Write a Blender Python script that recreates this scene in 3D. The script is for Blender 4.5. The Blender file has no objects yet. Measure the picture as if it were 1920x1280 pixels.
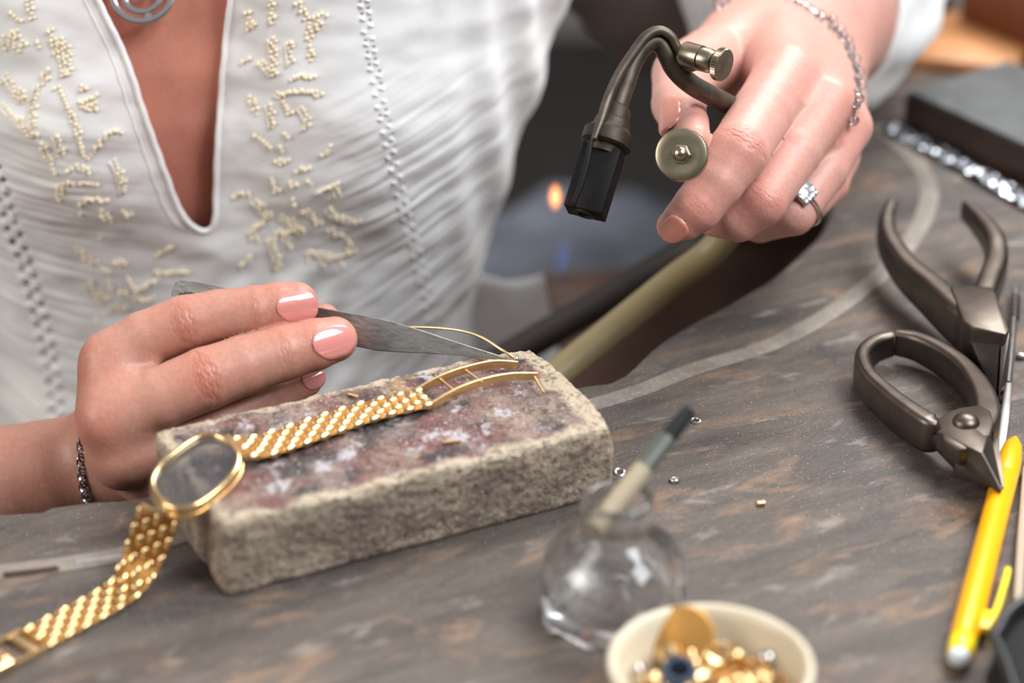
import bpy, bmesh, math, random
import numpy as np
from mathutils import Vector, Matrix, noise, Euler

random.seed(7); rng = np.random.RandomState(7)
SC = bpy.context.scene
COL = SC.collection
S = 0.001                       # everything below is authored in millimetres
FPX = 85.0 / 36.0 * 1920.0      # focal length in pixels of the 1920 px frame
PITCH = math.radians(28.0); CAMH = 385.0

# ------------------------------------------------------------------ camera
cd = bpy.data.cameras.new('camera'); cam = bpy.data.objects.new('camera', cd); COL.objects.link(cam)
cam.location = (0, 0, CAMH * S); cam.rotation_euler = (math.radians(90) - PITCH, 0, 0)
cd.lens = 85.0; cd.sensor_width = 36.0; cd.clip_start = 0.02; cd.clip_end = 50
cd.dof.use_dof = True; cd.dof.focus_distance = 0.762; cd.dof.aperture_fstop = 5.0
SC.camera = cam
# ------------------------------------------------------------------ world, lights, exposure
SC.view_settings.view_transform = 'Standard'; SC.view_settings.look = 'None'
SC.view_settings.exposure = 0.0; SC.view_settings.gamma = 1.0; SC.view_settings.use_curve_mapping = False
W = bpy.data.worlds.new('world'); SC.world = W; W.use_nodes = True
W.node_tree.nodes['Background'].inputs[0].default_value = (0.93, 0.96, 1.0, 1)
W.node_tree.nodes['Background'].inputs[1].default_value = 0.36
def area(name, loc, aim, size, power, col=(1, 1, 1), sy=None):
    l = bpy.data.lights.new(name, 'AREA'); l.energy = power; l.size = size * S; l.color = col
    if sy: l.shape = 'RECTANGLE'; l.size_y = sy * S
    o = bpy.data.objects.new(name, l); COL.objects.link(o); o.location = Vector(loc) * S
    o.rotation_euler = (Vector(aim) - Vector(loc)).to_track_quat('-Z', 'Y').to_euler()
    return o
area('ceiling_panel_light', (600, 1500, 1250), (0, 700, 0), 1000, 30, (1.0, 0.99, 0.97), 550)
area('window_light', (1050, 60, 1500), (0, 760, 50), 900, 47, (0.93, 0.97, 1.0), 900)
area('left_fill_light', (-1500, 150, 800), (-80, 760, 60), 900, 19, (1.0, 0.95, 0.88), 900)  # added warm fill that brightens the blouse from the left, no lamp known there

# ------------------------------------------------------------------ pixel -> world helpers (mm)
_fw = np.array([0, math.cos(PITCH), -math.sin(PITCH)]); _up = np.array([0, math.sin(PITCH), math.cos(PITCH)]); _rt = np.array([1., 0, 0])
_C = np.array([0, 0, CAMH])
def ray(px, py): return _fw + _rt * (px - 960) / FPX - _up * (py - 640) / FPX
def Zp(px, py, z=0.0):
    r = ray(px, py); return _C + r * ((z - CAMH) / r[2])
def Dp(px, py, d): return _C + ray(px, py) * d
def proj(V):
    v = np.asarray(V) - _C; d = v @ _fw
    return 960 + FPX * v[..., 0] / d, 640 - FPX * (v @ _up) / d, d

# ------------------------------------------------------------------ object helpers
WL = {}
def _props(o, label, cat, group, kind):
    if label: o['label'] = label
    if cat: o['category'] = cat
    if group: o['group'] = group
    if kind: o['kind'] = kind
def empty(name, loc, label=None, cat=None, group=None, parent=None):
    o = bpy.data.objects.new(name, None); o.empty_display_size = 0.01; COL.objects.link(o)
    loc = np.array(loc, float); WL[o.name] = loc
    if parent: o.parent = parent; loc = loc - WL[parent.name]
    o.location = Vector(loc) * S
    _props(o, label, cat, group, None); return o
def mk(name, V, F, mat, parent=None, origin=None, rotz=0.0, smooth=True, angle=40, label=None, cat=None, group=None, kind=None, cols=None):
    """V in world mm"""
    V = np.asarray(V, float)
    if origin is None:
        if parent is not None: origin = WL[parent.name]
        else:
            lo, hi = V.min(0), V.max(0); origin = np.array([(lo[0]+hi[0])/2, (lo[1]+hi[1])/2, lo[2]])
    origin = np.array(origin, float)
    L = V - origin
    if rotz:
        c, s = math.cos(-rotz), math.sin(-rotz)
        L = np.stack([L[:,0]*c - L[:,1]*s, L[:,0]*s + L[:,1]*c, L[:,2]], 1)
    me = bpy.data.meshes.new(name)
    if isinstance(F, np.ndarray) and F.ndim == 2:
        n, k = F.shape
        me.vertices.add(len(L)); me.vertices.foreach_set('co', (L * S).astype(np.float32).ravel())
        me.loops.add(n * k); me.loops.foreach_set('vertex_index', F.astype(np.int32).ravel())
        me.polygons.add(n); me.polygons.foreach_set('loop_start', np.arange(0, n*k, k, dtype=np.int32))
        me.update(calc_edges=True); me.validate()
    else:
        me.from_pydata((L * S).tolist(), [], [list(map(int, f)) for f in F]); me.update()
    if smooth:
        me.polygons.foreach_set('use_smooth', [True] * len(me.polygons))
        if angle < 179: me.set_sharp_from_angle(angle=math.radians(angle))
    if cols is not None:
        a = me.color_attributes.new('tint', 'FLOAT_COLOR', 'POINT')
        cc = np.ones((len(L), 4), np.float32); cc[:, :cols.shape[1]] = cols
        a.data.foreach_set('color', cc.ravel())
    if mat: me.materials.append(mat)
    o = bpy.data.objects.new(name, me); COL.objects.link(o)
    WL[o.name] = origin
    if parent is not None:
        o.parent = parent; o.location = Vector(origin - WL[parent.name]) * S
    else: o.location = Vector(origin) * S
    if rotz: o.rotation_euler = (0, 0, rotz)
    _props(o, label, cat, group, kind); return o
def join(*ms):
    Vs, Fs, b = [], [], 0
    for V, F in ms:
        V = np.asarray(V, float); Vs.append(V); Fs += [[int(i) + b for i in f] for f in F]; b += len(V)
    return np.concatenate(Vs), Fs

# ------------------------------------------------------------------ shapes (all return V, F)
def nrm(v): v = np.asarray(v, float); return v / (np.linalg.norm(v) + 1e-12)
def smooth_path(pts, n=8, closed=False):
    P = np.asarray(pts, float); out = []; m = len(P)
    for i in range(m if closed else m - 1):
        if closed: p0, p1, p2, p3 = P[(i-1) % m], P[i], P[(i+1) % m], P[(i+2) % m]
        else: p0, p1, p2, p3 = P[max(i-1, 0)], P[i], P[i+1], P[min(i+2, m-1)]
        for t in np.arange(n) / n:
            out.append(0.5 * ((2*p1) + (-p0+p2)*t + (2*p0-5*p1+4*p2-p3)*t*t + (-p0+3*p1-3*p2+p3)*t**3))
    if not closed: out.append(P[-1])
    return np.array(out)
def sweep(path, sec, up=None, closed=False, caps=True, scale=None):
    """sec: (k,2) section [side, up]; or list of sections per point"""
    P = np.asarray(path, float); n = len(P); V = []; F = []
    if closed: T = np.roll(P, -1, 0) - np.roll(P, 1, 0)
    else: T = np.gradient(P, axis=0)
    T = T / (np.linalg.norm(T, axis=1, keepdims=True) + 1e-12)
    if up is None:
        u = np.array([0, 0, 1.]) if abs(T[0][2]) < .9 else np.array([1., 0, 0])
    else: u = np.asarray(up, float)
    k = None
    for i in range(n):
        if up is None or u.ndim == 1:
            ui = u - T[i] * (u @ T[i]); ui = nrm(ui)
            if up is None: u = ui
        else: ui = nrm(u[i] - T[i] * (u[i] @ T[i]))
        si = np.cross(T[i], ui)
        s_ = sec[i] if isinstance(sec, list) else sec
        if scale is not None: s_ = s_ * scale[i]
        k = len(s_)
        V.append(P[i] + s_[:, :1] * si + s_[:, 1:2] * ui)
    V = np.concatenate(V)
    m = n if closed else n - 1
    for i in range(m):
        a, b = i * k, ((i + 1) % n) * k
        for j in range(k):
            j2 = (j + 1) % k
            F.append([a+j, a+j2, b+j2, b+j])
    if caps and not closed:
        F.append([j for j in range(k)][::-1]); F.append([(n-1)*k + j for j in range(k)])
    return V, F
def circ(r, n=12):
    a = np.arange(n) / n * 2 * math.pi; return np.stack([np.cos(a), np.sin(a)], 1) * r
def rrect(w, h, b=None, n=3):
    b = min(w, h) * .25 if b is None else b; out = []
    for cx, cy, a0 in ((w/2-b, h/2-b, 0), (-w/2+b, h/2-b, 90), (-w/2+b, -h/2+b, 180), (w/2-b, -h/2+b, 270)):
        for i in range(n + 1):
            a = math.radians(a0 + 90 * i / n); out.append((cx + b*math.cos(a), cy + b*math.sin(a)))
    return np.array(out)
def tube(path, r, n=12, closed=False, up=None):
    r = np.asarray(r, float)
    if r.ndim: return sweep(path, circ(1, n), up, closed, scale=r)
    return sweep(path, circ(float(r), n), up, closed)
def basis(axis, up=(0, 0, 1)):
    z = nrm(axis); u = np.asarray(up, float)
    if abs(z @ nrm(u)) > .98: u = np.array([0, 1., 0])
    x = nrm(np.cross(u, z)); y = np.cross(z, x); return x, y, z
def lathe(prof, c, axis=(0, 0, 1), n=32, knurl=None):
    x, y, z = basis(axis); c = np.asarray(c, float); V = []; F = []
    for idx, (r, h) in enumerate(prof):
        for j in range(n):
            rr = r
            if knurl and idx in knurl and j % 2: rr = r * knurl[idx]
            a = 2 * math.pi * j / n
            V.append(c + x * rr * math.cos(a) + y * rr * math.sin(a) + z * h)
    for i in range(len(prof) - 1):
        for j in range(n):
            j2 = (j + 1) % n; F.append([i*n+j, i*n+j2, (i+1)*n+j2, (i+1)*n+j])
    if prof[0][0] > 1e-6: F.append(list(range(n))[::-1])
    if prof[-1][0] > 1e-6: F.append([(len(prof)-1)*n + j for j in range(n)])
    return np.array(V), F
def sellips(c, ax, ay, az, e=1.0, nu=8, nv=5):
    """superellipsoid, ax ay az half-axis vectors"""
    c = np.asarray(c, float); V = []; F = []
    f = lambda t: math.copysign(abs(t) ** e, t)
    for i in range(nv + 1):
        p = -math.pi/2 + math.pi * i / nv
        for j in range(nu):
            a = 2 * math.pi * (j + .5) / nu
            V.append(c + ax * f(math.cos(p)) * f(math.cos(a)) + ay * f(math.cos(p)) * f(math.sin(a)) + az * f(math.sin(p)))
    for i in range(nv):
        for j in range(nu):
            j2 = (j + 1) % nu; F.append([i*nu+j, i*nu+j2, (i+1)*nu+j2, (i+1)*nu+j])
    F.append(list(range(nu))[::-1]); F.append([nv*nu + j for j in range(nu)])
    return np.array(V), F
def bevel_mesh(V, F, w, seg=2):
    bm = bmesh.new(); vs = [bm.verts.new(v) for v in V]
    for f in F:
        try: bm.faces.new([vs[i] for i in f])
        except Exception: pass
    bmesh.ops.recalc_face_normals(bm, faces=bm.faces)
    es = [e for e in bm.edges if len(e.link_faces) == 2 and e.calc_face_angle(0) > .3]
    if w > 0: bmesh.ops.bevel(bm, geom=es, offset=w, segments=seg, affect='EDGES', profile=.5, clamp_overlap=True)
    bm.verts.index_update()
    V2 = np.array([v.co[:] for v in bm.verts]); F2 = [[v.index for v in f.verts] for f in bm.faces]
    bm.free(); return V2, F2
def hull8(bot, top, w=.5, seg=2):
    """prism between two equal-length 3D polygons"""
    n = len(bot); V = np.array(list(bot) + list(top), float)
    F = [list(range(n))[::-1], list(range(n, 2*n))] + [[i, (i+1) % n, n+(i+1) % n, n+i] for i in range(n)]
    return bevel_mesh(V, F, w, seg)
def boxm(c, x, y, z, w=.5, seg=2):
    """box with half-axis vectors x,y,z"""
    c, x, y, z = [np.asarray(a, float) for a in (c, x, y, z)]
    b = [c-x-y-z, c+x-y-z, c+x+y-z, c-x+y-z]; t = [p + 2*z for p in b]
    return hull8(b, t, w, seg)

# ------------------------------------------------------------------ signed-distance bodies
def smin(a, b, k):
    h = np.maximum(k - np.abs(a - b), 0) / k; return np.minimum(a, b) - h*h*k*.25
def cone(P, a, b, ra, rb):
    ab = b - a; L = float(ab @ ab) + 1e-9
    t = np.clip(((P - a) @ ab) / L, 0, 1)
    return np.linalg.norm(P - (a + t[..., None] * ab), axis=-1) - (ra + (rb - ra) * t)
def surfnet(f, lo, hi, h):
    lo = np.array(lo, float); n = np.ceil((np.array(hi) - lo) / h).astype(int) + 1
    g = [lo[i] + h * np.arange(n[i]) for i in range(3)]
    D = np.empty(n, np.float32)
    for i in range(n[0]):                      # slab by slab keeps memory small
        Y, Z = np.meshgrid(g[1], g[2], indexing='ij')
        P = np.stack([np.full_like(Y, g[0][i]), Y, Z], -1)
        D[i] = f(P)
    sgn = D < 0
    nx, ny, nz = n - 1
    acc = np.zeros((nx, ny, nz, 3), np.float32); cnt = np.zeros((nx, ny, nz), np.float32)
    offs = [(i, j, k) for i in (0, 1) for j in (0, 1) for k in (0, 1)]
    for a in offs:
        for ax in range(3):
            if a[ax]: continue
            b = list(a); b[ax] = 1
            A = D[a[0]:a[0]+nx, a[1]:a[1]+ny, a[2]:a[2]+nz]; B = D[b[0]:b[0]+nx, b[1]:b[1]+ny, b[2]:b[2]+nz]
            m = (A < 0) != (B < 0)
            t = np.where(m, A / np.where(m, A - B, 1), 0)
            for q in range(3):
                acc[..., q] += np.where(m, a[q] + (t if q == ax else 0), 0)
            cnt += m
    act = cnt > 0; idx = -np.ones(act.shape, np.int64); idx[act] = np.arange(act.sum())
    I = np.argwhere(act)
    V = lo + h * (I + acc[act] / cnt[act][:, None])
    F = []
    for ax in range(3):
        o1, o2 = [(1, 2), (2, 0), (0, 1)][ax]
        sl0 = [slice(1, -1)] * 3; sl1 = [slice(1, -1)] * 3
        sl0[ax] = slice(0, -1); sl1[ax] = slice(1, None)
        s0, s1 = sgn[tuple(sl0)], sgn[tuple(sl1)]
        for flip, m in ((False, s0 & ~s1), (True, ~s0 & s1)):
            E = np.argwhere(m)
            if not len(E): continue
            E = E + np.array([0 if q == ax else 1 for q in range(3)])
            c = []
            for d1, d2 in ((0, 0), (1, 0), (1, 1), (0, 1)):
                q = E.copy(); q[:, o1] -= d1; q[:, o2] -= d2
                c.append(idx[q[:, 0], q[:, 1], q[:, 2]])
            q = np.stack(c, 1)
            if flip: q = q[:, ::-1]
            F.append(q)
    F = np.concatenate(F); F = F[(F >= 0).all(1)]
    return V, F
def grad(f, V, e=.15):
    G = np.stack([f(V + np.eye(3)[i] * e) - f(V - np.eye(3)[i] * e) for i in range(3)], 1) / (2*e)
    return G
def project(f, V, it=2):
    for _ in range(it):
        d = f(V); G = grad(f, V); V = V - (d / np.maximum((G*G).sum(1), .2))[:, None] * G
    return V
def subdiv(V, F):
    E = np.concatenate([F[:, [i, (i+1) % 4]] for i in range(4)]); Es = np.sort(E, 1)
    U, inv = np.unique(Es, axis=0, return_inverse=True); inv = inv.ravel(); n = len(F); nv = len(V); ne = len(U)
    EM = (V[U[:, 0]] + V[U[:, 1]]) / 2; FM = V[F].mean(1)
    e = [nv + inv[i*n:(i+1)*n] for i in range(4)]; c = nv + ne + np.arange(n)
    Q = np.concatenate([np.stack([F[:, i], e[i], c, e[(i+3) % 4]], 1) for i in range(4)])
    return np.concatenate([V, EM, FM]), Q
def inpoly(px, py, poly):
    r = np.zeros(px.shape, bool); n = len(poly)
    for i in range(n):
        x1, y1 = poly[i]; x2, y2 = poly[(i+1) % n]
        if y1 == y2: continue
        c = ((y1 > py) != (y2 > py)) & (px < (x2-x1) * (py-y1) / (y2-y1) + x1); r ^= c
    return r
def fbm(P, sc, oct=3, off=0.0):
    """P (n,3) -> noise per point"""
    out = np.empty(len(P)); o = Vector((off, off*1.7, -off))
    for i, p in enumerate(P): out[i] = noise.fractal(Vector(p * sc) + o, 1.0, 2.0, oct)
    return out

# ------------------------------------------------------------------ materials
def srgb(r, g, b):
    f = lambda c: (c/255/12.92) if c/255 <= .04045 else ((c/255+.055)/1.055)**2.4
    return (f(r), f(g), f(b), 1)
class M:
    def __init__(s, name):
        s.m = bpy.data.materials.new(name); s.m.use_nodes = True; s.t = s.m.node_tree; s.n = s.t.nodes
        s.b = s.n['Principled BSDF']; s.co = None
    def set(s, **k):
        for a, v in k.items():
            i = s.b.inputs[a.replace('_', ' ')]
            if isinstance(v, (int, float, tuple, list)): i.default_value = v
            else: s.t.links.new(v, i)
        return s
    def node(s, typ, ins=None, **k):
        n = s.n.new(typ)
        for a, v in k.items(): setattr(n, a, v)
        for a, v in (ins or {}).items():
            if hasattr(v, 'is_output') or isinstance(v, bpy.types.NodeSocket): s.t.links.new(v, n.inputs[a])
            else: n.inputs[a].default_value = v
        return n
    def obj(s, rot=0.0, scale=(1, 1, 1)):
        if s.co is None: s.co = s.node('ShaderNodeTexCoord').outputs['Object']
        if rot == 0 and scale == (1, 1, 1): return s.co
        r_ = s.node('ShaderNodeMapping', {'Vector': s.co, 'Rotation': (0, 0, rot)}).outputs[0]
        return s.node('ShaderNodeMapping', {'Vector': r_, 'Scale': scale}).outputs[0]
    def noise(s, scale, detail=3, rough=.6, vec=None, dist=0):
        return s.node('ShaderNodeTexNoise', {'Vector': vec or s.obj(), 'Scale': scale, 'Detail': detail, 'Roughness': rough, 'Distortion': dist}).outputs[0]
    def vor(s, scale, vec=None, feature='F1'):
        return s.node('ShaderNodeTexVoronoi', {'Vector': vec or s.obj(), 'Scale': scale}, feature=feature).outputs[0]
    def ramp(s, fac, *st):
        n = s.n.new('ShaderNodeValToRGB'); s.t.links.new(fac, n.inputs[0]); e = n.color_ramp.elements
        while len(e) < len(st): e.new(.5)
        for i, (p, c) in enumerate(st):
            e[i].position = p; e[i].color = (c, c, c, 1) if isinstance(c, (int, float)) else c
        return n.outputs[0]
    def mix(s, f, a, b, mode='MIX'):
        n = s.n.new('ShaderNodeMix'); n.data_type = 'RGBA'; n.blend_type = mode
        for i, v in ((0, f), (6, a), (7, b)):
            if isinstance(v, (int, float, tuple)): n.inputs[i].default_value = v
            else: s.t.links.new(v, n.inputs[i])
        return n.outputs[2]
    def math(s, op, a, b=0.0, clamp=False):
        n = s.n.new('ShaderNodeMath'); n.operation = op; n.use_clamp = clamp
        for i, v in ((0, a), (1, b)):
            if isinstance(v, (int, float)): n.inputs[i].default_value = v
            else: s.t.links.new(v, n.inputs[i])
        return n.outputs[0]
    def bump(s, h, strength=.3, dist=.0003, normal=None):
        n = s.node('ShaderNodeBump', {'Strength': strength, 'Distance': dist, 'Height': h})
        if normal: s.t.links.new(normal, n.inputs['Normal'])
        return n.outputs[0]

def simple(name, col, rough=.5, metal=0.0, var=.0, vscale=300, bump=0, bscale=800, **k):
    m = M(name); c = col
    if var:
        c = m.mix(m.ramp(m.noise(vscale), (.3, 0.0), (.7, 1.0)), tuple(x*(1-var) for x in col[:3]) + (1,), tuple(min(1, x*(1+var)) for x in col[:3]) + (1,))
    m.set(Base_Color=c, Roughness=rough, Metallic=metal, **k)
    if bump: m.set(Normal=m.bump(m.noise(bscale, 4), bump, .0002))
    return m.m
# bench wood
m = M('bench_wood'); v = m.obj(-math.radians(27), (1, 5.5, 1)); v2 = m.obj(-math.radians(27), (1, 2.4, 1))
n1 = m.noise(13, 6, .65, v, .5); n2 = m.noise(60, 5, .7, v); n3 = m.noise(14, 4, .6, v2, .6); n4 = m.noise(420, 3, .7, v); n5 = m.noise(32, 5, .62, v2, .8)
c = m.mix(m.ramp(n1, (.3, 0.0), (.7, 1.0)), srgb(66, 59, 55), srgb(108, 98, 91))
c = m.mix(m.math('MULTIPLY', m.ramp(n5, (.54, 0.0), (.66, 1.0)), .6), c, srgb(142, 112, 90))
c = m.mix(m.math('MULTIPLY', m.ramp(n3, (.52, 0.0), (.62, 1.0)), .65), c, srgb(62, 59, 60))
c = m.mix(m.math('MULTIPLY', m.ramp(m.noise(45, 4, .6, v2, .4), (.6, 0.0), (.7, 1.0)), .5), c, srgb(160, 150, 142))
c = m.mix(m.math('MULTIPLY', m.ramp(n2, (.42, 0.0), (.7, 1.0)), .35), c, srgb(70, 60, 54))
c = m.mix(m.math('MULTIPLY', m.ramp(n4, (.55, 0.0), (.75, 1.0)), .35), c, srgb(160, 150, 140))
c = m.mix(m.ramp(m.noise(1500, 2, .5), (.67, 0.0), (.73, .9)), c, srgb(196, 190, 184))
c = m.mix(m.ramp(m.noise(330, 2, .5, m.obj(1.0)), (.71, 0.0), (.76, .8)), c, srgb(48, 40, 36))
bm_ = m.bump(n4, .35, .0004, m.bump(n2, .3, .001))
m.set(Base_Color=c, Roughness=m.ramp(n1, (.2, .42), (.8, .66)), Normal=bm_, Specular_IOR_Level=.32); WOOD = m.m
m = M('inlay_band'); n1 = m.noise(60, 4, .6); n2 = m.noise(700, 3)
c = m.mix(m.ramp(n1, (.35, 0.0), (.65, 1.0)), srgb(104, 95, 87), srgb(138, 128, 118)); c = m.mix(m.ramp(n2, (.5, 0.0), (.7, .5)), c, srgb(160, 152, 144))
m.set(Base_Color=c, Roughness=.5, Metallic=.0, Normal=m.bump(n2, .3, .0003)); BAND = m.m
# soldering brick
m = M('solder_brick'); tc = m.obj(); sep = m.node('ShaderNodeSeparateXYZ', {'Vector': tc})
nA = m.noise(70, 5, .65); nB = m.noise(38, 4, .6, None, .4); nC = m.noise(55, 5, .6, m.obj(.7, (1, 1.6, 1))); nD = m.noise(420, 4, .75); nE = m.noise(48, 4, .6, m.obj(1.1, (1.3, 1, 1.2))); nF = m.noise(110, 4, .6, m.obj(2.0)); nG = m.noise(1000, 2, .6)
side = m.mix(m.ramp(nA, (.3, 0.0), (.7, 1.0)), srgb(118, 103, 91), srgb(184, 166, 144))
side = m.mix(m.ramp(nB, (.44, 0.0), (.62, .8)), side, srgb(112, 94, 85))
side = m.mix(m.ramp(nF, (.56, 0.0), (.7, .6)), side, srgb(176, 162, 140))
top = m.mix(m.ramp(nA, (.35, 0.0), (.65, 1.0)), srgb(112, 96, 92), srgb(158, 136, 122))
top = m.mix(m.ramp(nC, (.42, 0.0), (.58, .85)), top, srgb(112, 64, 62))
top = m.mix(m.ramp(nE, (.51, 0.0), (.6, .9)), top, srgb(56, 50, 52))
top = m.mix(m.ramp(nF, (.58, 0.0), (.64, .9)), top, srgb(178, 172, 176))
top = m.mix(m.ramp(m.noise(90, 4, .6, m.obj(.3)), (.62, 0.0), (.68, .9)), top, srgb(40, 40, 46))
top = m.mix(m.ramp(m.noise(62, 4, .6, m.obj(2.6)), (.60, 0.0), (.68, .7)), top, srgb(176, 150, 112))
hz = m.math('ADD', sep.outputs[2], m.math('MULTIPLY', m.math('SUBTRACT', nB, .5), .006))
edge = m.ramp(m.math('MULTIPLY', hz, 40), (.80, 0.0), (.90, 1.0))       # 20..22.5 mm
warm = m.ramp(m.math('MULTIPLY', hz, 40), (.76, 0.0), (.92, 1.0))
c = m.mix(m.math('MULTIPLY', warm, .75), side, srgb(196, 178, 154))
# distance from rim inward on the top
yy = m.math('ABSOLUTE', m.math('SUBTRACT', sep.outputs[1], .0285)); xx = m.math('ABSOLUTE', m.math('SUBTRACT', sep.outputs[0], .0605))
inn = m.math('MINIMUM', m.math('SUBTRACT', .0285, yy), m.math('SUBTRACT', .0605, xx))
inn = m.math('ADD', inn, m.math('MULTIPLY', m.math('SUBTRACT', nC, .5), .012))
tm = m.math('MULTIPLY', edge, m.ramp(m.math('MULTIPLY', inn, 100), (.18, 0.0), (.42, 1.0)))
c = m.mix(tm, c, top)
c = m.mix(m.ramp(nD, (.5, 0.0), (.64, .75)), c, srgb(56, 48, 45)); c = m.mix(m.ramp(nG, (.6, 0.0), (.72, .6)), c, srgb(222, 210, 195))
m.set(Base_Color=c, Roughness=m.ramp(nA, (.4, .55), (.6, .9)), Normal=m.bump(nG, .7, .0004, m.bump(nD, 1.0, .0012))); BRICK = m.m
GOLD = simple('polished_gold', srgb(238, 207, 156), .2, 1.0, .05, 500)
GOLD2 = simple('satin_gold', srgb(228, 195, 144), .34, 1.0, .08, 400, .12, 900)
SILVER = simple('silver', srgb(214, 212, 212), .18, 1.0)
STEELB = simple('brushed_steel', srgb(176, 174, 172), .3, 1.0, .1, 200)
m = M('tweezer_steel'); w_ = m.obj(0, (1, 1, 1)); nb = m.noise(900, 3, .6, m.node('ShaderNodeMapping', {'Vector': m.node('ShaderNodeMapping', {'Vector': m.obj(), 'Rotation': (0, math.radians(-10), 0)}).outputs[0], 'Scale': (.05, 1, 1.6)}).outputs[0])
sx = m.node('ShaderNodeSeparateXYZ', {'Vector': m.obj()})
heat = m.ramp(m.math('MULTIPLY', sx.outputs[0], 8), (.80, 0.0), (.93, 1.0))
c = m.mix(m.ramp(nb, (.35, 0.0), (.65, 1.0)), srgb(142, 140, 138), srgb(172, 170, 168)); c = m.mix(heat, c, srgb(62, 60, 66))
m.set(Base_Color=c, Metallic=1.0, Roughness=.42, Normal=m.bump(nb, .12, .0002)); TWEEZ = m.m
TOOL = simple('worn_tool_steel', srgb(104, 95, 88), .4, 1.0, .18, 130, .08, 600)
TOOLD = simple('shaded_jaw_steel', srgb(58, 52, 48), .5, .9, .2, 130, .08, 600)  # darker copy of the tool steel, the jaw's shade put into its colour
TORCHM = simple('torch_patina', srgb(96, 88, 78), .52, .9, .3, 160, .12, 500)
TORCHD = simple('torch_collar_patina', srgb(62, 54, 46), .55, .7, .3, 160, .2, 500)
TORCHB = simple('sooty_nozzle', srgb(13, 12, 12), .6, .0, .2, 300, .25, 1800, Specular_IOR_Level=.2)
BRASS = simple('dull_nickel_brass', srgb(158, 148, 124), .36, 1.0, .18, 120, .05, 400)
NICKEL = simple('nickel_valve', srgb(165, 152, 132), .3, 1.0, .25, 200)
YEL = simple('yellow_plastic', srgb(248, 172, 8), .32, 0, .02, 50); YEL2 = simple('bright_yellow_plastic', srgb(252, 222, 20), .3)
YEL.node_tree.nodes['Principled BSDF'].inputs['Subsurface Weight'].default_value = .08
WHITEP = simple('white_plastic', srgb(225, 228, 230), .4)
BLACKP = simple('black_plastic', srgb(26, 27, 30), .32, 0, .1); BLACKI = simple('black_lining', srgb(15, 15, 17), .8)
CERAM = simple('cream_porcelain', srgb(208, 196, 172), .35, 0, .03, 60)
BLUEB = simple('navy_plastic', srgb(38, 52, 72), .35)
DARKW = simple('dark_wood', srgb(70, 48, 36), .55, 0, .3, 40, .1, 200)
ORW = simple('orange_brown_wood', srgb(176, 122, 78), .45, 0, .2, 30); REDW = simple('red_brown_wood', srgb(120, 66, 36), .5, 0, .2, 30)
SLATE = simple('dark_grey_slate', srgb(84, 86, 86), .6, 0, .25, 60, .1, 300)
RUBBER = simple('beige_rubber_hose', srgb(152, 137, 100), .45, 0, .08, 60); RUBD = simple('dark_rubber_hose', srgb(62, 56, 52), .5, 0, .1, 60)
FOIL = simple('crumpled_foil', srgb(190, 195, 202), .25, 1.0, .2, 120, .5, 260)
FLOORM = simple('floor_paint', srgb(48, 44, 42), .7, 0, .2, 8)
WALLM = simple('wall_paint', srgb(150, 146, 142), .8)
DENIM = simple('grey_blue_cloth', srgb(104, 110, 122), .85, 0, .25, 22, .2, 500); BROWNC = simple('brown_leather', srgb(96, 66, 50), .6, 0, .3, 25, .15, 150)
SHADEDC = simple('shaded_sleeve_cloth', srgb(126, 112, 104), .9, 0, .15, 25)  # white sleeve cloth darkened, its shade put into the colour
KNOT = simple('cream_thread', srgb(240, 224, 194), .8, 0, .06, 700)
m = M('blouse_cotton'); nw = m.noise(1300, 2, .5); nv = m.noise(25, 3)
m.set(Base_Color=m.mix(m.ramp(nv, (.3, 0.0), (.7, 1.0)), srgb(243, 240, 236), srgb(249, 248, 248)), Roughness=.85, Normal=m.bump(nw, .15, .0003, m.bump(m.noise(160, 3), .25, .0008)), Sheen_Weight=.15)
m.b.inputs['Subsurface Weight'].default_value = .25; m.b.inputs['Subsurface Radius'].default_value = (.004, .0035, .003); m.b.inputs['Subsurface Scale'].default_value = 1.0; CLOTH = m.m
m = M('skin'); at = m.node('ShaderNodeAttribute', attribute_name='tint'); nb = m.noise(160, 4, .6); nf = m.noise(700, 3, .6); vv = m.vor(1500); ns = m.noise(2600, 2)
c = m.mix(m.math('MULTIPLY', m.ramp(nb, (.35, 0.0), (.7, 1.0)), .3), at.outputs[0], m.mix(1.0, at.outputs[0], (1.0, .72, .66, 1), 'MULTIPLY'))
c = m.mix(m.math('MULTIPLY', m.ramp(nf, (.4, 0.0), (.7, 1.0)), .13), c, srgb(235, 195, 175))
m.set(Base_Color=c, Roughness=.42, Specular_IOR_Level=.4, Normal=m.bump(ns, .12, .0002, m.bump(vv, .16, .00025, m.bump(nf, .15, .0005))))
m.b.subsurface_method = 'RANDOM_WALK'; m.b.inputs['Subsurface Weight'].default_value = .35; m.b.inputs['Subsurface Radius'].default_value = (.0035, .0012, .0006); m.b.inputs['Subsurface Scale'].default_value = 1.0; SKIN = m.m
m = M('nail_polish'); m.set(Base_Color=srgb(216, 140, 134), Roughness=.14, Coat_Weight=1.0, Coat_Roughness=.03, Subsurface_Weight=.15); m.b.inputs['Subsurface Radius'].default_value = (.002, .001, .0008); NAIL = m.m
NAILO = simple('nail_underside', srgb(226, 110, 76), .3); NAILO.node_tree.nodes['Principled BSDF'].inputs['Subsurface Weight'].default_value = .3
NAILN = simple('natural_nail', srgb(205, 135, 118), .25)
def glass(name, tint=(1, 1, 1, 1), ior=1.5, rough=0.0):
    m = M(name); m.set(Base_Color=tint, Roughness=rough, Transmission_Weight=1.0, IOR=ior); return m.m
GLASS = glass('clear_glass', (.97, .985, .98, 1)); 
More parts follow.
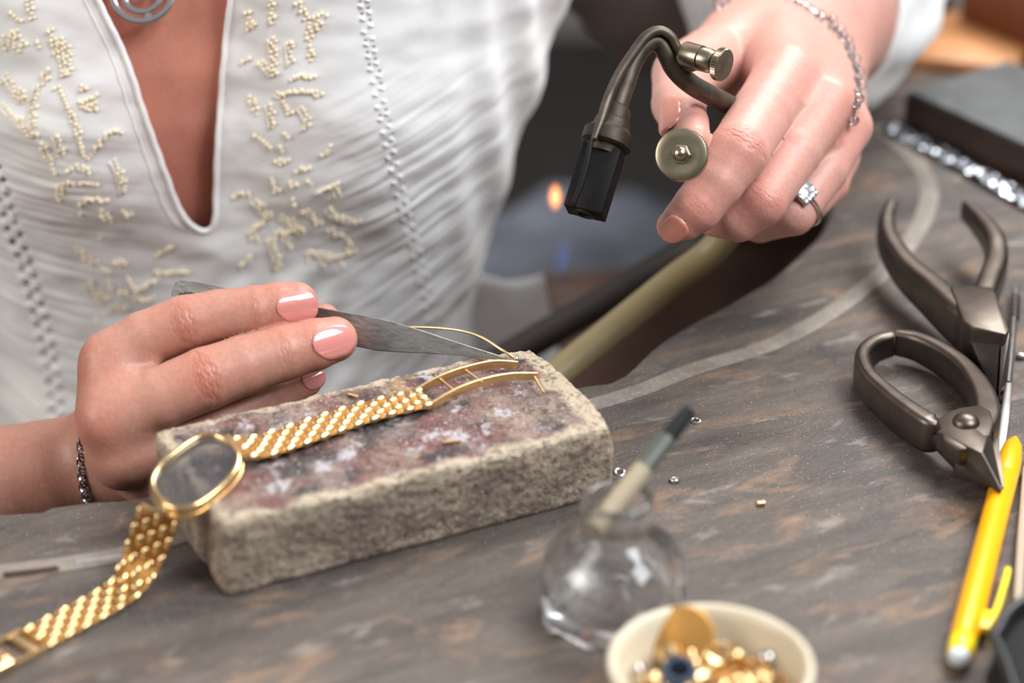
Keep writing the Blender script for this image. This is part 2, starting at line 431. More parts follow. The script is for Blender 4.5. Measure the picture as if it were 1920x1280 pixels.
def thin_glass(name, tint, clear, ior=1.5, refr=0.0):
    m = bpy.data.materials.new(name); m.use_nodes = True; t = m.node_tree; n = t.nodes; n.clear()
    out = n.new('ShaderNodeOutputMaterial'); tr = n.new('ShaderNodeBsdfTransparent'); tr.inputs[0].default_value = tint
    fr = n.new('ShaderNodeFresnel'); fr.inputs[0].default_value = ior; mx = n.new('ShaderNodeMixShader')
    gl_ = n.new('ShaderNodeBsdfGlossy' if not refr else 'ShaderNodeBsdfGlass'); gl_.inputs['Roughness'].default_value = .02
    if refr: gl_.inputs['IOR'].default_value = ior; mx.inputs[0].default_value = refr
    else: mx.inputs[0].default_value = .22
    t.links.new(tr.outputs[0], mx.inputs[1]); t.links.new(gl_.outputs[0], mx.inputs[2]); t.links.new(mx.outputs[0], out.inputs[0]); return m
WGLASS = thin_glass('watch_glass', (.90, .90, .92, 1), True)
GLASS = thin_glass('bottle_glass', (.96, .97, .97, 1), True, 1.48, .85)
CRYS = glass('crystal', (.98, .96, 1, 1), 1.6)

# ================================================================== setting
def slab(poly, z0, z1, w=1.0, seg=2):
    return hull8([(x, y, z0) for x, y in poly], [(x, y, z1) for x, y in poly], w, seg)
V, F = slab([(-3000, -3000), (3000, -3000), (3000, 3500), (-3000, 3500)], -905, -900, 0)
mk('floor', V, F, FLOORM, kind='structure', smooth=False)
V, F = slab([(-3000, 3400), (3000, 3400), (3000, 3460), (-3000, 3460)], -900, 1900, 0)
mk('wall_back', V, F, WALLM, kind='structure', smooth=False)

for nm_, poly in (('wall_front', [(-3000, -2600), (3000, -2600), (3000, -2540), (-3000, -2540)]), ('wall_left', [(-3000, -2540), (-2940, -2540), (-2940, 3400), (-3000, 3400)]), ('wall_right', [(2940, -2540), (3000, -2540), (3000, 3400), (2940, 3400)])):
    V, F = slab(poly, -900, 1900, 0); mk(nm_, V, F, WALLM, kind='structure', smooth=False)

# ================================================================== bench
cut_px = [(1092, 722), (1130, 720), (1163, 707), (1190, 686), (1218, 658), (1252, 632), (1300, 604), (1350, 578), (1400, 549), (1450, 519), (1500, 476), (1540, 434)]
cutw = [(-700, 590), (-300, 604)] + [tuple(Zp(*p)[:2]) for p in ((0, 962), (90, 950), (180, 938), (270, 929))]
cutw += [(-60, 648), (-20, 672), (12, 688)] + [tuple(Zp(*p)[:2]) for p in cut_px] + [(122, 838), (127, 880), (128, 940), (120, 1010)]
cw = smooth_path([(x, y, 0) for x, y in cutw], 8)[:, :2]
_s = np.concatenate([[0], np.cumsum(np.linalg.norm(np.diff(cw, axis=0), axis=1))]); _n = np.arange(0, _s[-1], 7.0)
cw = np.stack([np.interp(_n, _s, cw[:, 0]), np.interp(_n, _s, cw[:, 1])], 1)
outline = [tuple(p) for p in cw] + [(110, 1400), (700, 1400), (700, 120), (-700, 120)]
bench = empty('jeweller_bench', (200, 400, -900), 'worn dark wooden workbench with a curved cutout that everything lies on', 'workbench')
V, F = slab(outline, -38, 0, 1.8, 3)
mk('bench_top', V, F, WOOD, bench, origin=(0, 600, 0), angle=50)
for x, y in ((-640, 180), (640, 180), (640, 1330), (160, 1330)):
    V, F = slab([(x-35, y-35), (x+35, y-35), (x+35, y+35), (x-35, y+35)], -900, -38, 3)
    mk('leg', V, F, DARKW, bench)
# inlaid worn band that follows the cutout
bpts = [Zp(*p) for p in ((-400, 1110), (-60, 1078), (0, 1072), (110, 1060), (225, 1040))] + [np.array((-95., 603, 0)), np.array((-30., 643, 0)), np.array((6., 668, 0))] + \
       [Zp(*p) for p in ((1185, 737), (1300, 693), (1450, 645), (1560, 585), (1660, 508), (1715, 440), (1742, 375), (1728, 320), (1690, 275), (1640, 235))]
bp = smooth_path(bpts, 6); bp[:, 2] = .12
V, F = sweep(bp, rrect(7.2, .5, .12), up=(0, 0, 1))
mk('inlay_band', V, F, BAND, bench)
g = smooth_path([Zp(4, 1079, .3), Zp(60, 1073, .3), Zp(112, 1066, .3)], 6)
V, F = tube(g, [.3] + [1.1] * (len(g)-2) + [.3], 8); mk('slot_strip', V, F, DARKW, bench, label='short dark strip standing in for a slot beside the band')  # slot in the wood, its darkness put in as a dark strip
gl = simple('shiny_band_strip', srgb(205, 208, 212), .22, .9, .1, 200, .6, 500)  # bright metallic strip for the shiny stretch of the band
pp = smooth_path([Zp(140, 1054, .4), Zp(180, 1048, .4), Zp(228, 1040, .4)], 6)
V, F = sweep(pp, rrect(3.2, .5, .2), up=(0, 0, 1)); mk('shiny_band_strip', V, F, gl, bench, label='shiny silvery part of the band')

# ================================================================== soldering brick
A0 = Zp(428, 1121)[:2]; B0 = Zp(1150, 928)[:2]
ang = math.atan2(B0[1]-A0[1], B0[0]-A0[0]); LB = float(np.hypot(*(B0-A0))) + 1.0; WB = 57.0; HB = 25.0
cb, sb = math.cos(ang), math.sin(ang); O = np.array([A0[0]-.5*cb, A0[1]-.5*sb, 0])
def br(u, v, z): return np.array([O[0] + u*cb - v*sb, O[1] + u*sb + v*cb, z])
def brick_grid(h):
    # box surface grid, rounded via projection
    pts = {}; Vv = []; Ff = []
    nu, nv, nz = int(LB/h), int(WB/h), int(HB/h)
    def vid(i, j, k):
        key = (i, j, k)
        if key not in pts: pts[key] = len(Vv); Vv.append((i*LB/nu, j*WB/nv, k*HB/nz))
        return pts[key]
    for i in range(nu):
        for j in range(nv):
            Ff.append([vid(i,j,nz), vid(i+1,j,nz), vid(i+1,j+1,nz), vid(i,j+1,nz)])
            Ff.append([vid(i,j,0), vid(i,j+1,0), vid(i+1,j+1,0), vid(i+1,j,0)])
    for i in range(nu):
        for k in range(nz):
            Ff.append([vid(i,0,k), vid(i+1,0,k), vid(i+1,0,k+1), vid(i,0,k+1)])
            Ff.append([vid(i,nv,k), vid(i,nv,k+1), vid(i+1,nv,k+1), vid(i+1,nv,k)])
    for j in range(nv):
        for k in range(nz):
            Ff.append([vid(0,j,k), vid(0,j,k+1), vid(0,j+1,k+1), vid(0,j+1,k)])
            Ff.append([vid(nu,j,k), vid(nu,j+1,k), vid(nu,j+1,k+1), vid(nu,j,k+1)])
    return np.array(Vv), np.array(Ff)
V, F = brick_grid(.62)
r = 1.8; lo = np.array([r, r, r]); hi = np.array([LB, WB, HB]) - r
C0 = np.clip(V, lo, hi); d = V - C0; ln = np.linalg.norm(d, axis=1, keepdims=True)
rr = r + fbm(V, .09, 2, 3)[:, None] * .5
N = d / np.maximum(ln, 1e-6); V1 = C0 + N * np.minimum(rr, 9)
dv = fbm(V, .12, 4) * .5 + fbm(V, .5, 3, 9) * .45
botm = np.clip(V1[:, 2] / 3, 0, 1)
V1 = V1 + N * (dv * botm)[:, None]
# worn hollows on top and chipped corners
T = V1[:, 2] > HB - 2
V1[T, 2] -= np.maximum(0, fbm(V[T], .055, 3, 21) - .05) * 2.2
chip = lambda u, v, z, R, a: np.exp(-(((V1 - np.array([u, v, z]))**2).sum(1)) / R**2) * a
ch = chip(LB, 0, HB, 7, 2.4) + chip(0, 0, HB, 6, 1.3) + chip(LB, WB, HB, 7, 1.2) + chip(18, 0, HB, 5, .8) + chip(LB, 0, 0, 6, 1.4)
V1 -= N * ch[:, None]
V1[:, 2] = np.maximum(V1[:, 2], 0)
Wd = np.stack([O[0] + V1[:,0]*cb - V1[:,1]*sb, O[1] + V1[:,0]*sb + V1[:,1]*cb, V1[:,2]], 1)
mk('soldering_brick', Wd, F, BRICK, origin=(O[0], O[1], 0), rotz=ang, angle=180, label='scorched rectangular soldering brick with stained top lying on the bench', cat='brick')

# ================================================================== gold watch with bracelet
watch = empty('gold_watch', Zp(367, 888, 26), 'gold watch with oval glass and brick-link bracelet draped over the soldering brick', 'watch')
lv, lf = sellips((0, 0, 0), np.array([.5, 0, 0]), np.array([0, .5, 0]), np.array([0, 0, .5]), .8, 10, 5)
link_me = None
def band(path, cols, w0, w1, L, pitch, hgt=1.5, sides=None):
    global link_me
    P = np.asarray(path); seg = np.linalg.norm(np.diff(P, axis=0), axis=1); cum = np.concatenate([[0], np.cumsum(seg)]); tot = cum[-1]
    at = lambda s: np.array([np.interp(s, cum, P[:, q]) for q in range(3)])
    for j in range(cols):
        off = (j % 2) * pitch / 2; s = pitch / 2 + off
        while s < tot - (0 if j % 2 == 0 else pitch*.2):
            p = at(s); t = nrm(at(min(s+1, tot)) - at(max(s-1, 0)))
            side = nrm(np.cross(t, (0, 0, 1)))
            if sides is not None: side = nrm(np.array([np.interp(s/tot, sides[0], sides[1][:, q]) for q in range(3)])); side = nrm(side - t*(side@t))
            n = np.cross(side, t); n = n if n[2] > 0 else -n
            wtot = w0 + (w1 - w0) * s / tot; cwid = wtot / cols
            c = p + side * (-(wtot/2) + cwid * (j + .5))
            if link_me is None:
                o = mk('link', lv, lf, GOLD, None, origin=(0, 0, 0), angle=180); link_me = o.data

                bpy.data.objects.remove(o)
            o = bpy.data.objects.new('link', link_me); COL.objects.link(o); o.parent = watch
            Mx = Matrix([[side[i]*cwid*.84, t[i]*L*.92, n[i]*hgt, ((c - WL[watch.name])[i])*S] for i in range(3)] + [[0, 0, 0, 1]])
            o.matrix_local = Mx
            s += pitch
rp = smooth_path([Zp(444, 838, 29.5), Zp(480, 838, 27.6), Zp(530, 824, 26.8), Zp(600, 800, 27), Zp(700, 768, 27.2), Zp(797, 746, 27.8)], 10)
band(rp, 5, 14.5, 11.5, 4.9, 5.9, 2.2)
lp = smooth_path([Zp(301, 958, 23.5), Zp(285, 1000, 16), Zp(266, 1050, 7.5), Zp(240, 1095, 2.6), Zp(195, 1128, 1.5), Zp(130, 1163, 1.3), Zp(62, 1199, 1.3)], 10)
S_ = (np.array([0, .3, .5, 1.]), np.array([(1, -.12, -.05), (1, -.25, 0), (.78, -.6, 0), (.72, -.69, 0)]))
band(lp, 5, 13.4, 12.9, 4.9, 6.0, 2.1, sides=S_)
# core sheets under the links
CORE = simple('link_core_gold', srgb(168, 122, 66), .5, 1.0)
for p_, w0, w1 in ((rp, 13.2, 10.6),):
    n_ = len(p_); secs = [rrect(w0 + (w1-w0)*i/(n_-1), .7, .2, 1) for i in range(n_)]
    V, F = sweep(p_ - np.array([0, 0, .2]), secs, up=(0, 0, 1)); mk('link_core', V, F, CORE, watch)
secs = [rrect(11.6, .7, .2, 1)] * len(lp); sdv = np.array([nrm([np.interp(i/(len(lp)-1), S_[0], S_[1][:, q]) for q in range(3)]) for i in range(len(lp))]); tt_ = np.gradient(lp, axis=0)
V, F = sweep(lp - np.array([0, 0, .2]), secs, up=np.cross(sdv, tt_)); mk('link_core', V, F, CORE, watch)
# case
P1, P2 = Zp(432, 833, 30.5), Zp(300, 941, 25.0); Q1, Q2 = Zp(330, 851, 29.5), Zp(409, 926, 27.0)
cc = (P1 + P2 + Q1 + Q2) / 4; u_ = (P1 - P2) / 2; v_ = (Q2 - Q1) / 2; nn = nrm(np.cross(u_, v_)); nn = nn if nn[2] > 0 else -nn
def oval(k, off, n=64, e=.74):
    f = lambda t: math.copysign(abs(t) ** e, t)
    return np.array([cc + u_ * f(math.cos(a)) * k + v_ * f(math.sin(a)) * k + nn * off for a in np.arange(n) / n * 2 * math.pi])
V, F = sweep(oval(.97, 0), rrect(1.6, 3.4, .7, 3), up=nn, closed=True); mk('case_rim', V, F, GOLD, watch)
V, F = sweep(oval(1.0, -2.0), rrect(1.6, 1.6, .6, 2), up=nn, closed=True); mk('case_back_rim', V, F, GOLD2, watch)
o0, o1 = oval(.94, .5), oval(.94, 1.3); V = np.concatenate([o0, o1]); n_ = 64
F = [list(range(n_))[::-1], [n_+i for i in range(n_)]] + [[i, (i+1) % n_, n_+(i+1) % n_, n_+i] for i in range(n_)]
V, F = bevel_mesh(V, F, 0); mk('watch_glass', V, F, WGLASS, watch, label='clear oval watch glass without a dial')
for b_, sd, hw_ in ((rp[0], nrm(np.cross(nrm(rp[4]-rp[0]), (0, 0, 1))), 6.6), (lp[0], nrm((1, -.12, -.05)), 5.8)):
    V, F = tube([b_ - sd*hw_, b_ + sd*hw_], 1.1, 10); mk('hinge_bar', V, F, GOLD, watch)
# open ladder of the clasp
farr = smooth_path([Zp(780, 735, 27.6), Zp(825, 710, 29), Zp(873, 693, 29.4), Zp(925, 682, 28.8), Zp(970, 684, 27.6)], 8)
near = smooth_path([Zp(809, 761, 27.2), Zp(856, 734, 28.6), Zp(905, 716, 29), Zp(955, 706, 28.6), Zp(1007, 705, 27.6)], 8)
lad = lambda path: sweep(path, rrect(.95, 2.7, .25, 2), up=(0, 0, 1))
for p_ in (farr, near): V, F = lad(p_); mk('clasp_rail', V, F, GOLD2, watch)
for a_, b_ in (((825, 711, 29.2), (855, 735, 28.9)), ((873, 694, 29.8), (904, 717, 29.4)), ((1002, 706, 27.6), (1019, 736, 26.6))):
    V, F = sweep(smooth_path([Zp(*a_), (Zp(*a_)+Zp(*b_))/2, Zp(*b_)], 3), rrect(.7, .9, .2, 1), up=(0, 0, 1)); mk('clasp_rung', V, F, GOLD2, watch)
a_, b_ = Zp(779, 733, 27.4), Zp(808, 761, 27.2); V, F = sweep([a_, (a_+b_)/2, b_], rrect(2.4, 1.8, .5, 2), up=(0, 0, 1)); mk('clasp_hinge', V, F, GOLD, watch)
# clasp at the far left end on the bench
e0 = lp[-1]; t = nrm(np.array([lp[-1][0]-lp[-6][0], lp[-1][1]-lp[-6][1], 0])); sd = nrm(np.cross(t, (0, 0, 1)))
for s_ in (-1, 1):
    V, F = sweep([e0 + sd*5.7*s_, e0 + sd*5.7*s_ + t*6, e0 + sd*5.7*s_ + t*12], rrect(1.0, 1.8, .3, 2), up=(0, 0, 1)); mk('clasp_rail', V, F, GOLD, watch)
V, F = boxm(e0 + t*19 + np.array([0, 0, .6]), t*8.5, sd*6.4, np.array([0, 0, 1.4]), .9); mk('clasp_plate', V, F, GOLD, watch)
V, F = boxm(e0 + t*14 + np.array([0, 0, 2.0]), t*3.0, sd*5.0, np.array([0, 0, .8]), .6); mk('clasp_tongue', V, F, GOLD, watch)
V, F = boxm(e0 + t*3 + np.array([0, 0, -.3]), t*1.4, sd*6.2, np.array([0, 0, 1.0]), .3); mk('clasp_plate', V, F, GOLD2, watch)
# loose wire held by the tweezers
wp = smooth_path([Zp(966, 672, 28.2), Dp(940, 655, 751), Dp(905, 633, 756), Dp(865, 620, 762), Dp(810, 614, 768), Dp(745, 613, 774)], 10)
V, F = tube(wp, .42, 8); w_o = mk('gold_wire', V, F, GOLD2, origin=wp[0], label='thin curved gold wire gripped by the tweezer tips', cat='wire')
V, F = sellips(Zp(968, 672, 28.4), np.array([.8, 0, 0]), np.array([0, .8, 0]), np.array([0, 0, .6]), 1, 8, 6)
mk('solder_bead', V, F, SILVER, w_o)

# ================================================================== tweezers
dt = (Zp(957, 676, 27.8) - _C) @ _fw
def tw(px, py, off=0): return Dp(px, py, dt + (771 - dt) * (957 - px) / 632 + off)
topl = [(957, 674.5), (930, 664), (885, 650), (850, 639), (800, 622), (740, 604), (705, 596), (593, 575), (500, 556), (430, 542), (370, 529), (340, 526), (328, 530)]
botl = [(957, 678), (930, 674), (885, 669), (850, 666), (800, 662), (740, 659.5), (705, 657), (593, 634), (500, 607), (430, 588), (370, 574), (335, 566), (321, 552)]
tweezers = empty('tweezers', tw(957, 676), 'steel tweezers held in the fingers with darkened tips at the brick', 'tweezers')
for bi, o0 in enumerate((0, 1)):
    V = []; n_ = len(topl)
    for (x1, y1), (x2, y2) in zip(topl, botl):
        s_ = (957 - x1) / 632; gap = .1 + 5.5 * math.sin(min(1, max(0, s_*1.05)) * math.pi) ** .8 if s_ < .97 else .1
        o_ = 0 if bi == 0 else gap + 1.0
        th = .5 + .7 * min(1, s_ * 4)
        V += [tw(x1, y1, o_), tw(x2, y2, o_), tw(x2, y2, o_ + th), tw(x1, y1, o_ + th)]
    F = [[0, 1, 2, 3][::-1], [(n_-1)*4 + q for q in range(4)]]
    for i in range(n_-1):
        for q in range(4): F.append([i*4+q, i*4+(q+1) % 4, (i+1)*4+(q+1) % 4, (i+1)*4+q])
    V, F = bevel_mesh(V, F, .2, 1)
    mk('blade', V, F, TWEEZ, tweezers, angle=14)
for k_, (x_, y_) in enumerate(((340, 553), (349, 551.5), (358, 552))):       # stamped mark, only its top shows
    c_ = tw(x_, y_, -.1); a_ = np.linspace(0, math.pi*1.5 if k_ else 2*math.pi, 10)
    pth = [c_ + np.array([math.cos(q)*.75, 0, math.sin(q)*.75]) for q in a_]
    V, F = tube(pth, .12, 5); mk('stamped_mark', V, F, TOOL, tweezers)

# ================================================================== small bits
def ringlet(px, py, R=1.35, r_=.42, tilt=.25, nm='jump_ring', lab='', mat=None):
    c = Zp(px, py, r_ + .1); a = np.arange(16) / 16 * 2 * math.pi
    pth = np.array([c + np.array([math.cos(q)*R, math.sin(q)*R, math.sin(q)*tilt]) for q in a])
    V, F = tube(pth, r_, 8, closed=True); mk(nm, V, F, mat or SILVER, label=lab, cat='ring', group='loose silver jump rings on the bench')
ringlet(1305, 788, lab='tiny silver jump ring on the bench behind the brush tip')
ringlet(1162, 885, lab='tiny silver jump ring on the bench beside the brick corner', tilt=.5)
ringlet(1265, 899, lab='tiny silver jump ring on the bench right of the brush handle', tilt=-.3)
c = Zp(1427, 943, .8); V, F = tube([c + np.array([-1.1, -.2, 0]), c + np.array([1.1, .2, 0])], .8, 10)
mk('gold_tube', V, F, GOLD2, label='tiny cut gold tube alone on the bare bench', cat='tube')
c = Zp(1914, 667, 1.2); V, F = sellips(c, np.array([2., 0, 0]), np.array([0, 1.2, 0]), np.array([0, 0, 1.1]), .8, 8, 6)
mk('metal_granule', V, F, STEELB, label='grey metal granule at the right edge near the scriber', cat='granule')
c = Zp(1043, 1184, .8); V, F = sellips(c, np.array([2.2, .8, 0]), np.array([-.4, .8, 0]), np.array([0, 0, .7]), .8, 8, 6)
mk('metal_chip', V, F, SILVER, label='small silver chip beside the base of the glass bottle', cat='chip')
for (px, py, dx, dy, rr_, lab) in ((847, 828, 2.6, .6, .55, 'tiny gold wire snippet on the brick top in front of the bracelet'), (664, 740, 1.6, -.8, .6, 'tiny dull gold snippet on the brick top behind the bracelet')):
    c = Zp(px, py, 25.6); V, F = tube([c - np.array([dx, dy, 0]), c + np.array([dx, dy, 0])], rr_, 8)
    mk('gold_snippet', V, F, GOLD2, label=lab, cat='snippet')

# ================================================================== torch
torch = empty('hand_torch', Dp(1320, 230, 775), 'soldering torch with curved patinated tube and black nozzle held in the fist', 'torch')
big = smooth_path([Dp(1420, 232, 812), Dp(1372, 200, 790), Dp(1335, 180, 778), Dp(1296, 158, 771), Dp(1266, 130, 767), Dp(1250, 100, 765), Dp(1233, 77, 764), Dp(1208, 86, 763), Dp(1187, 118, 762), Dp(1172, 160, 761), Dp(1155, 208, 760)], 8)
V, F = tube(big, np.interp(np.linspace(0, 1, len(big)), [0, .35, .6, .75, 1], [3.3, 3.3, 3.2, 2.9, 3.2]), 20)
mk('bent_tube', V, F, TORCHM, torch, angle=180)
sm = smooth_path([Dp(1300, 108, 763), Dp(1284, 104, 763), Dp(1272, 92, 762), Dp(1258, 68, 761), Dp(1236, 57, 760), Dp(1210, 70, 759), Dp(1180, 110, 758), Dp(1158, 145, 757), Dp(1140, 185, 756), Dp(1127, 225, 752), Dp(1113, 262, 749.5)], 8)
V, F = tube(sm, np.interp(np.linspace(0, 1, len(sm)), [0, .1, .5, .85, 1], [1.3, 1.3, 1.7, 1.6, 1.0]), 14)
mk('pilot_tube', V, F, TORCHM, torch, angle=180)
# collar
n0, n1 = Dp(1157, 203, 760), Dp(1096, 400, 752); nax = nrm(n1 - n0); Ln = np.linalg.norm(n1 - n0)
V, F = lathe([(3.4, -1), (4.6, .4), (4.9, 2.2), (5.0, 3.8), (5.6, 4.3), (5.9, 6.5), (6.2, 7.0), (7.3, 8.0), (8.0, 8.6), (8.1, 12.6), (7.2, 13.4), (6.2, 13.6), (5.8, 15.2), (5.8, 16)], n0, nax, 28)
mk('collar', V, F, TORCHD, torch, angle=35)
# box nozzle: narrow left face + wide front face
bx = nrm(np.cross(nax, _fw)); bz = nrm(np.cross(bx, nax)); bz = bz if bz @ _fw < 0 else -bz   # bz towards camera
bx = bx if bx[0] > 0 else -bx
rot = math.radians(-15); X = bx * math.cos(rot) - bz * math.sin(rot) * 1.0; Zz = bx * math.sin(rot) + bz * math.cos(rot)
cN = n0 + nax * (14.5 + (Ln - 14.5) / 2)
def box_noz():
    h = (Ln - 14.5) / 2; w = 6.2; d_ = 4.6; out = []
    prof = [(-w, -d_), (w, -d_), (w, d_), (-w*.36, d_), (-w*.36, d_-.7), (-w*.46, d_-.7), (-w*.46, d_), (-w, d_)]
    b = [cN - nax*h + X*a + Zz*b_ for a, b_ in prof]; t = [cN + nax*h + X*a + Zz*b_ for a, b_ in prof]
    return hull8(b, t, .35, 2)
V, F = box_noz(); mk('nozzle', V, F, TORCHB, torch, angle=30)
V, F = lathe([(3.6, -.5), (3.6, .5), (2.2, .5), (2.2, -.4)], n1, nax, 20); mk('nozzle_mouth', V, F, TORCHD, torch)
cw_ = smooth_path([Dp(1108, 262, 747.5), Dp(1102, 300, 745.8), Dp(1090, 345, 744.6), Dp(1075, 380, 744)], 5)
V, F = tube(cw_, .9, 8); mk('pilot_channel', V, F, TORCHB, torch)
# gas valve with small knob
v0, v1 = Dp(1281, 100, 762), Dp(1375, 127, 752); va = nrm(v1 - v0)
V, F = lathe([(1.5, -1.0), (3.6, -.6), (4.1, .2), (4.1, 6.2), (3.7, 6.4)], v0 + va*.5, va, 24); mk('valve_body', V, F, NICKEL, torch, angle=35)
V, F = lathe([(3.3, 0), (3.9, .3), (3.9, 3.2), (3.3, 4.6), (2.5, 5.0), (1.0, 5.1)], v0 + va*6.9, va, 24); mk('valve_nut', V, F, NICKEL, torch, angle=35)
V, F = lathe([(.9, 0), (1.2, 1), (.9, 2.2)], v0 + va*11.8, va, 14); mk('valve_stem', V, F, NICKEL, torch)
V, F = lathe([(1.0, 0), (5.0, .1), (5.3, .5), (5.3, 2.2), (5.0, 2.6), (1.0, 2.7)], v0 + va*13.0, va, 80, {2: .95, 3: .95}); mk('valve_knob', V, F, NICKEL, torch, angle=25)
V, F = sellips((v0 + Dp(1290, 120, 768))/2 + va*2, np.array([3.2, 0, 0]), np.array([0, 3, 0]), np.array([0, 0, 3.6]), .8, 12, 8); mk('valve_bridge', V, F, TORCHM, torch)
# big knurled wheel facing the camera
kc = Dp(1277, 289, 749); ka = nrm(nrm(_C - kc) + np.array([-.16, 0, .12]))
V, F = lathe([(1.0, -4.4), (7.8, -4.4), (8.35, -3.9), (8.35, -.55), (7.95, -.15), (7.6, 0), (5.5, .05), (3.2, -.25), (2.4, -.25)], kc, ka, 120, {2: .965, 3: .965}); mk('air_wheel', V, F, BRASS, torch, angle=25)
V, F = lathe([(3.1, -.3), (3.1, .9), (2.7, 1.2)], kc, ka, 6); mk('wheel_nut', V, F, NICKEL, torch, smooth=False)
V, F = lathe([(2.35, 1.0), (2.35, 2.0), (2.0, 3.0), (1.2, 3.7), (.01, 3.9)], kc, ka, 20); mk('wheel_cap', V, F, NICKEL, torch, angle=60)
hb = kc - ka * 4.4; he = Dp(1400, 300, 815)
V, F = tube(smooth_path([hb, hb - ka*8, Dp(1345, 290, 790), he], 5), 4.6, 18); mk('handle', V, F, BRASS, torch)
V, F = tube(smooth_path([Dp(1420, 232, 812), Dp(1410, 270, 814), he], 5), 3.3, 14); mk('handle_neck', V, F, TORCHM, torch)

# flames: thin glowing gas, emission only
def flame_mat(name, col, dens, axis_scale=1):
    m = bpy.data.materials.new(name); m.use_nodes = True; t = m.node_tree; n = t.nodes; n.clear()
    out = n.new('ShaderNodeOutputMaterial'); vol = n.new('ShaderNodeVolumePrincipled')
    vol.inputs['Density'].default_value = 0; vol.inputs['Emission Color'].default_value = col
    tc = n.new('ShaderNodeTexCoord'); g = n.new('ShaderNodeTexGradient'); g.gradient_type = 'QUADRATIC_SPHERE'
    mp = n.new('ShaderNodeMapping'); mp.inputs['Location'].default_value = (-1, -1, -1); mp.inputs['Scale'].default_value = (2, 2, 2)
    mm = n.new('ShaderNodeMath'); mm.operation = 'MULTIPLY'; mm.inputs[1].default_value = dens
    t.links.new(tc.outputs['Generated'], mp.inputs[0]); t.links.new(mp.outputs[0], g.inputs[0]); t.links.new(g.outputs['Fac'], mm.inputs[0])
    t.links.new(mm.outputs[0], vol.inputs['Emission Strength']); t.links.new(vol.outputs[0], out.inputs['Volume']); return m
fc = Dp(1041, 369, 747); V, F = sellips(fc, np.array([3.6, 0, 0]), np.array([0, 3.0, 0]), np.array([0, 0, 6.4]), 1, 16, 12)
mk('pilot_flame', V, F, flame_mat('orange_flame', srgb(255, 150, 80), 1500), torch, angle=180, label='small orange flame')
j0, j1 = Dp(1082, 405, 752), Dp(1022, 570, 752); jx = nrm(j1 - j0); jl = np.linalg.norm(j1-j0)
V, F = lathe([(.01, 0), (3.0, jl*.1), (3.2, jl*.5), (2.6, jl*.8), (.01, jl)], j0, jx, 16)
mk('gas_jet', V, F, flame_mat('blue_gas_jet', srgb(60, 110, 230), 40), torch, angle=180, label='faint blue gas jet')
# hoses hanging from the torch under the bench
hp = smooth_path([he, Dp(1400, 370, 835), Dp(1345, 460, 850), Dp(1260, 527, 852), Dp(1170, 600, 850), Dp(1080, 672, 846), Dp(1000, 735, 842), Dp(900, 800, 850), Dp(800, 860, 890)], 8)
V, F = tube(hp, 5.3, 18); mk('gas_hose', V, F, RUBBER, origin=hp[20], label='beige rubber hose running down from the torch hand beneath the bench', cat='hose')
hp = smooth_path([he + np.array([3., 9, -3]), Dp(1420, 380, 870), Dp(1340, 440, 905), Dp(1240, 500, 915), Dp(1130, 565, 915), Dp(1000, 640, 910), Dp(900, 700, 910), Dp(780, 770, 920)], 8)
V, F = tube(hp, 6.0, 18); mk('air_hose', V, F, RUBD, origin=hp[20], label='dark grey hose behind the beige one beneath the bench', cat='hose')

# ================================================================== lower pliers (snub nosed, on their rivet end)
pb = empty('round_loop_pliers', Zp(1770, 800, 0), 'dark steel pliers with looped handles, riveted joint and pointed jaws beside the yellow pencil', 'pliers')
def barsweep(pxs, w, h, name, parent, mat=TOOL, b=None, caps=True, n=8):
    """pxs: (px,py,ztop[,wscale]) of the middle of the top face"""
    P = []; 
    for q in pxs:
        p = Zp(q[0], q[1], q[2]); p[2] -= h/2 if len(q) < 5 else q[4]/2; P.append(p)
    ws = [q[3] if len(q) > 3 else 1 for q in pxs]; hs = [(q[4] if len(q) > 4 else h) for q in pxs]
    sp = smooth_path(P, n); t0 = np.linspace(0, 1, len(sp)); tk = np.linspace(0, 1, len(pxs))
    secs = [rrect(w*np.interp(t, tk, ws), np.interp(t, tk, hs), (b or min(w, h)*.3) * min(1, np.interp(t, tk, ws)), 3) for t in t0]
    V, F = sweep(sp, secs, up=(0, 0, 1), caps=caps)
    return mk(name, V, F, mat, parent, angle=50)
barsweep([(1672, 622, 12, .8, 9), (1640, 631, 12.2, .95, 10), (1618, 655, 12.5, 1, 11), (1628, 690, 13, 1.05, 11), (1665, 725, 13.5, 1.1, 12), (1705, 755, 14, 1.2, 12.5), (1745, 780, 14.2, 1.35, 12), (1768, 792, 12, 1.2, 8)], 5.0, 11, 'handle', pb, b=1.8)
barsweep([(1682, 619, 12, .8, 9), (1725, 626, 12.5, 1, 10), (1775, 650, 13, 1.1, 11), (1815, 682, 13.5, 1.25, 11), (1843, 724, 14.5, 1.5, 11), (1852, 765, 15.5, 1.7, 10.5), (1835, 800, 16, 1.9, 8)], 5.0, 11, 'handle', pb, b=1.8)
def prismpx(pts, z1, h, name, parent, mat=TOOL, w=.8):
    top = [Zp(x, y, z1 if not callable(z1) else z1(x, y)) for x, y in pts]
    hh = h if callable(h) else (lambda x, y: h)
    bot = [t - np.array([0, 0, hh(x, y)]) for t, (x, y) in zip(top, pts)]
    V, F = hull8(bot, top, w, 2); return mk(name, V, F, mat, parent, angle=40)
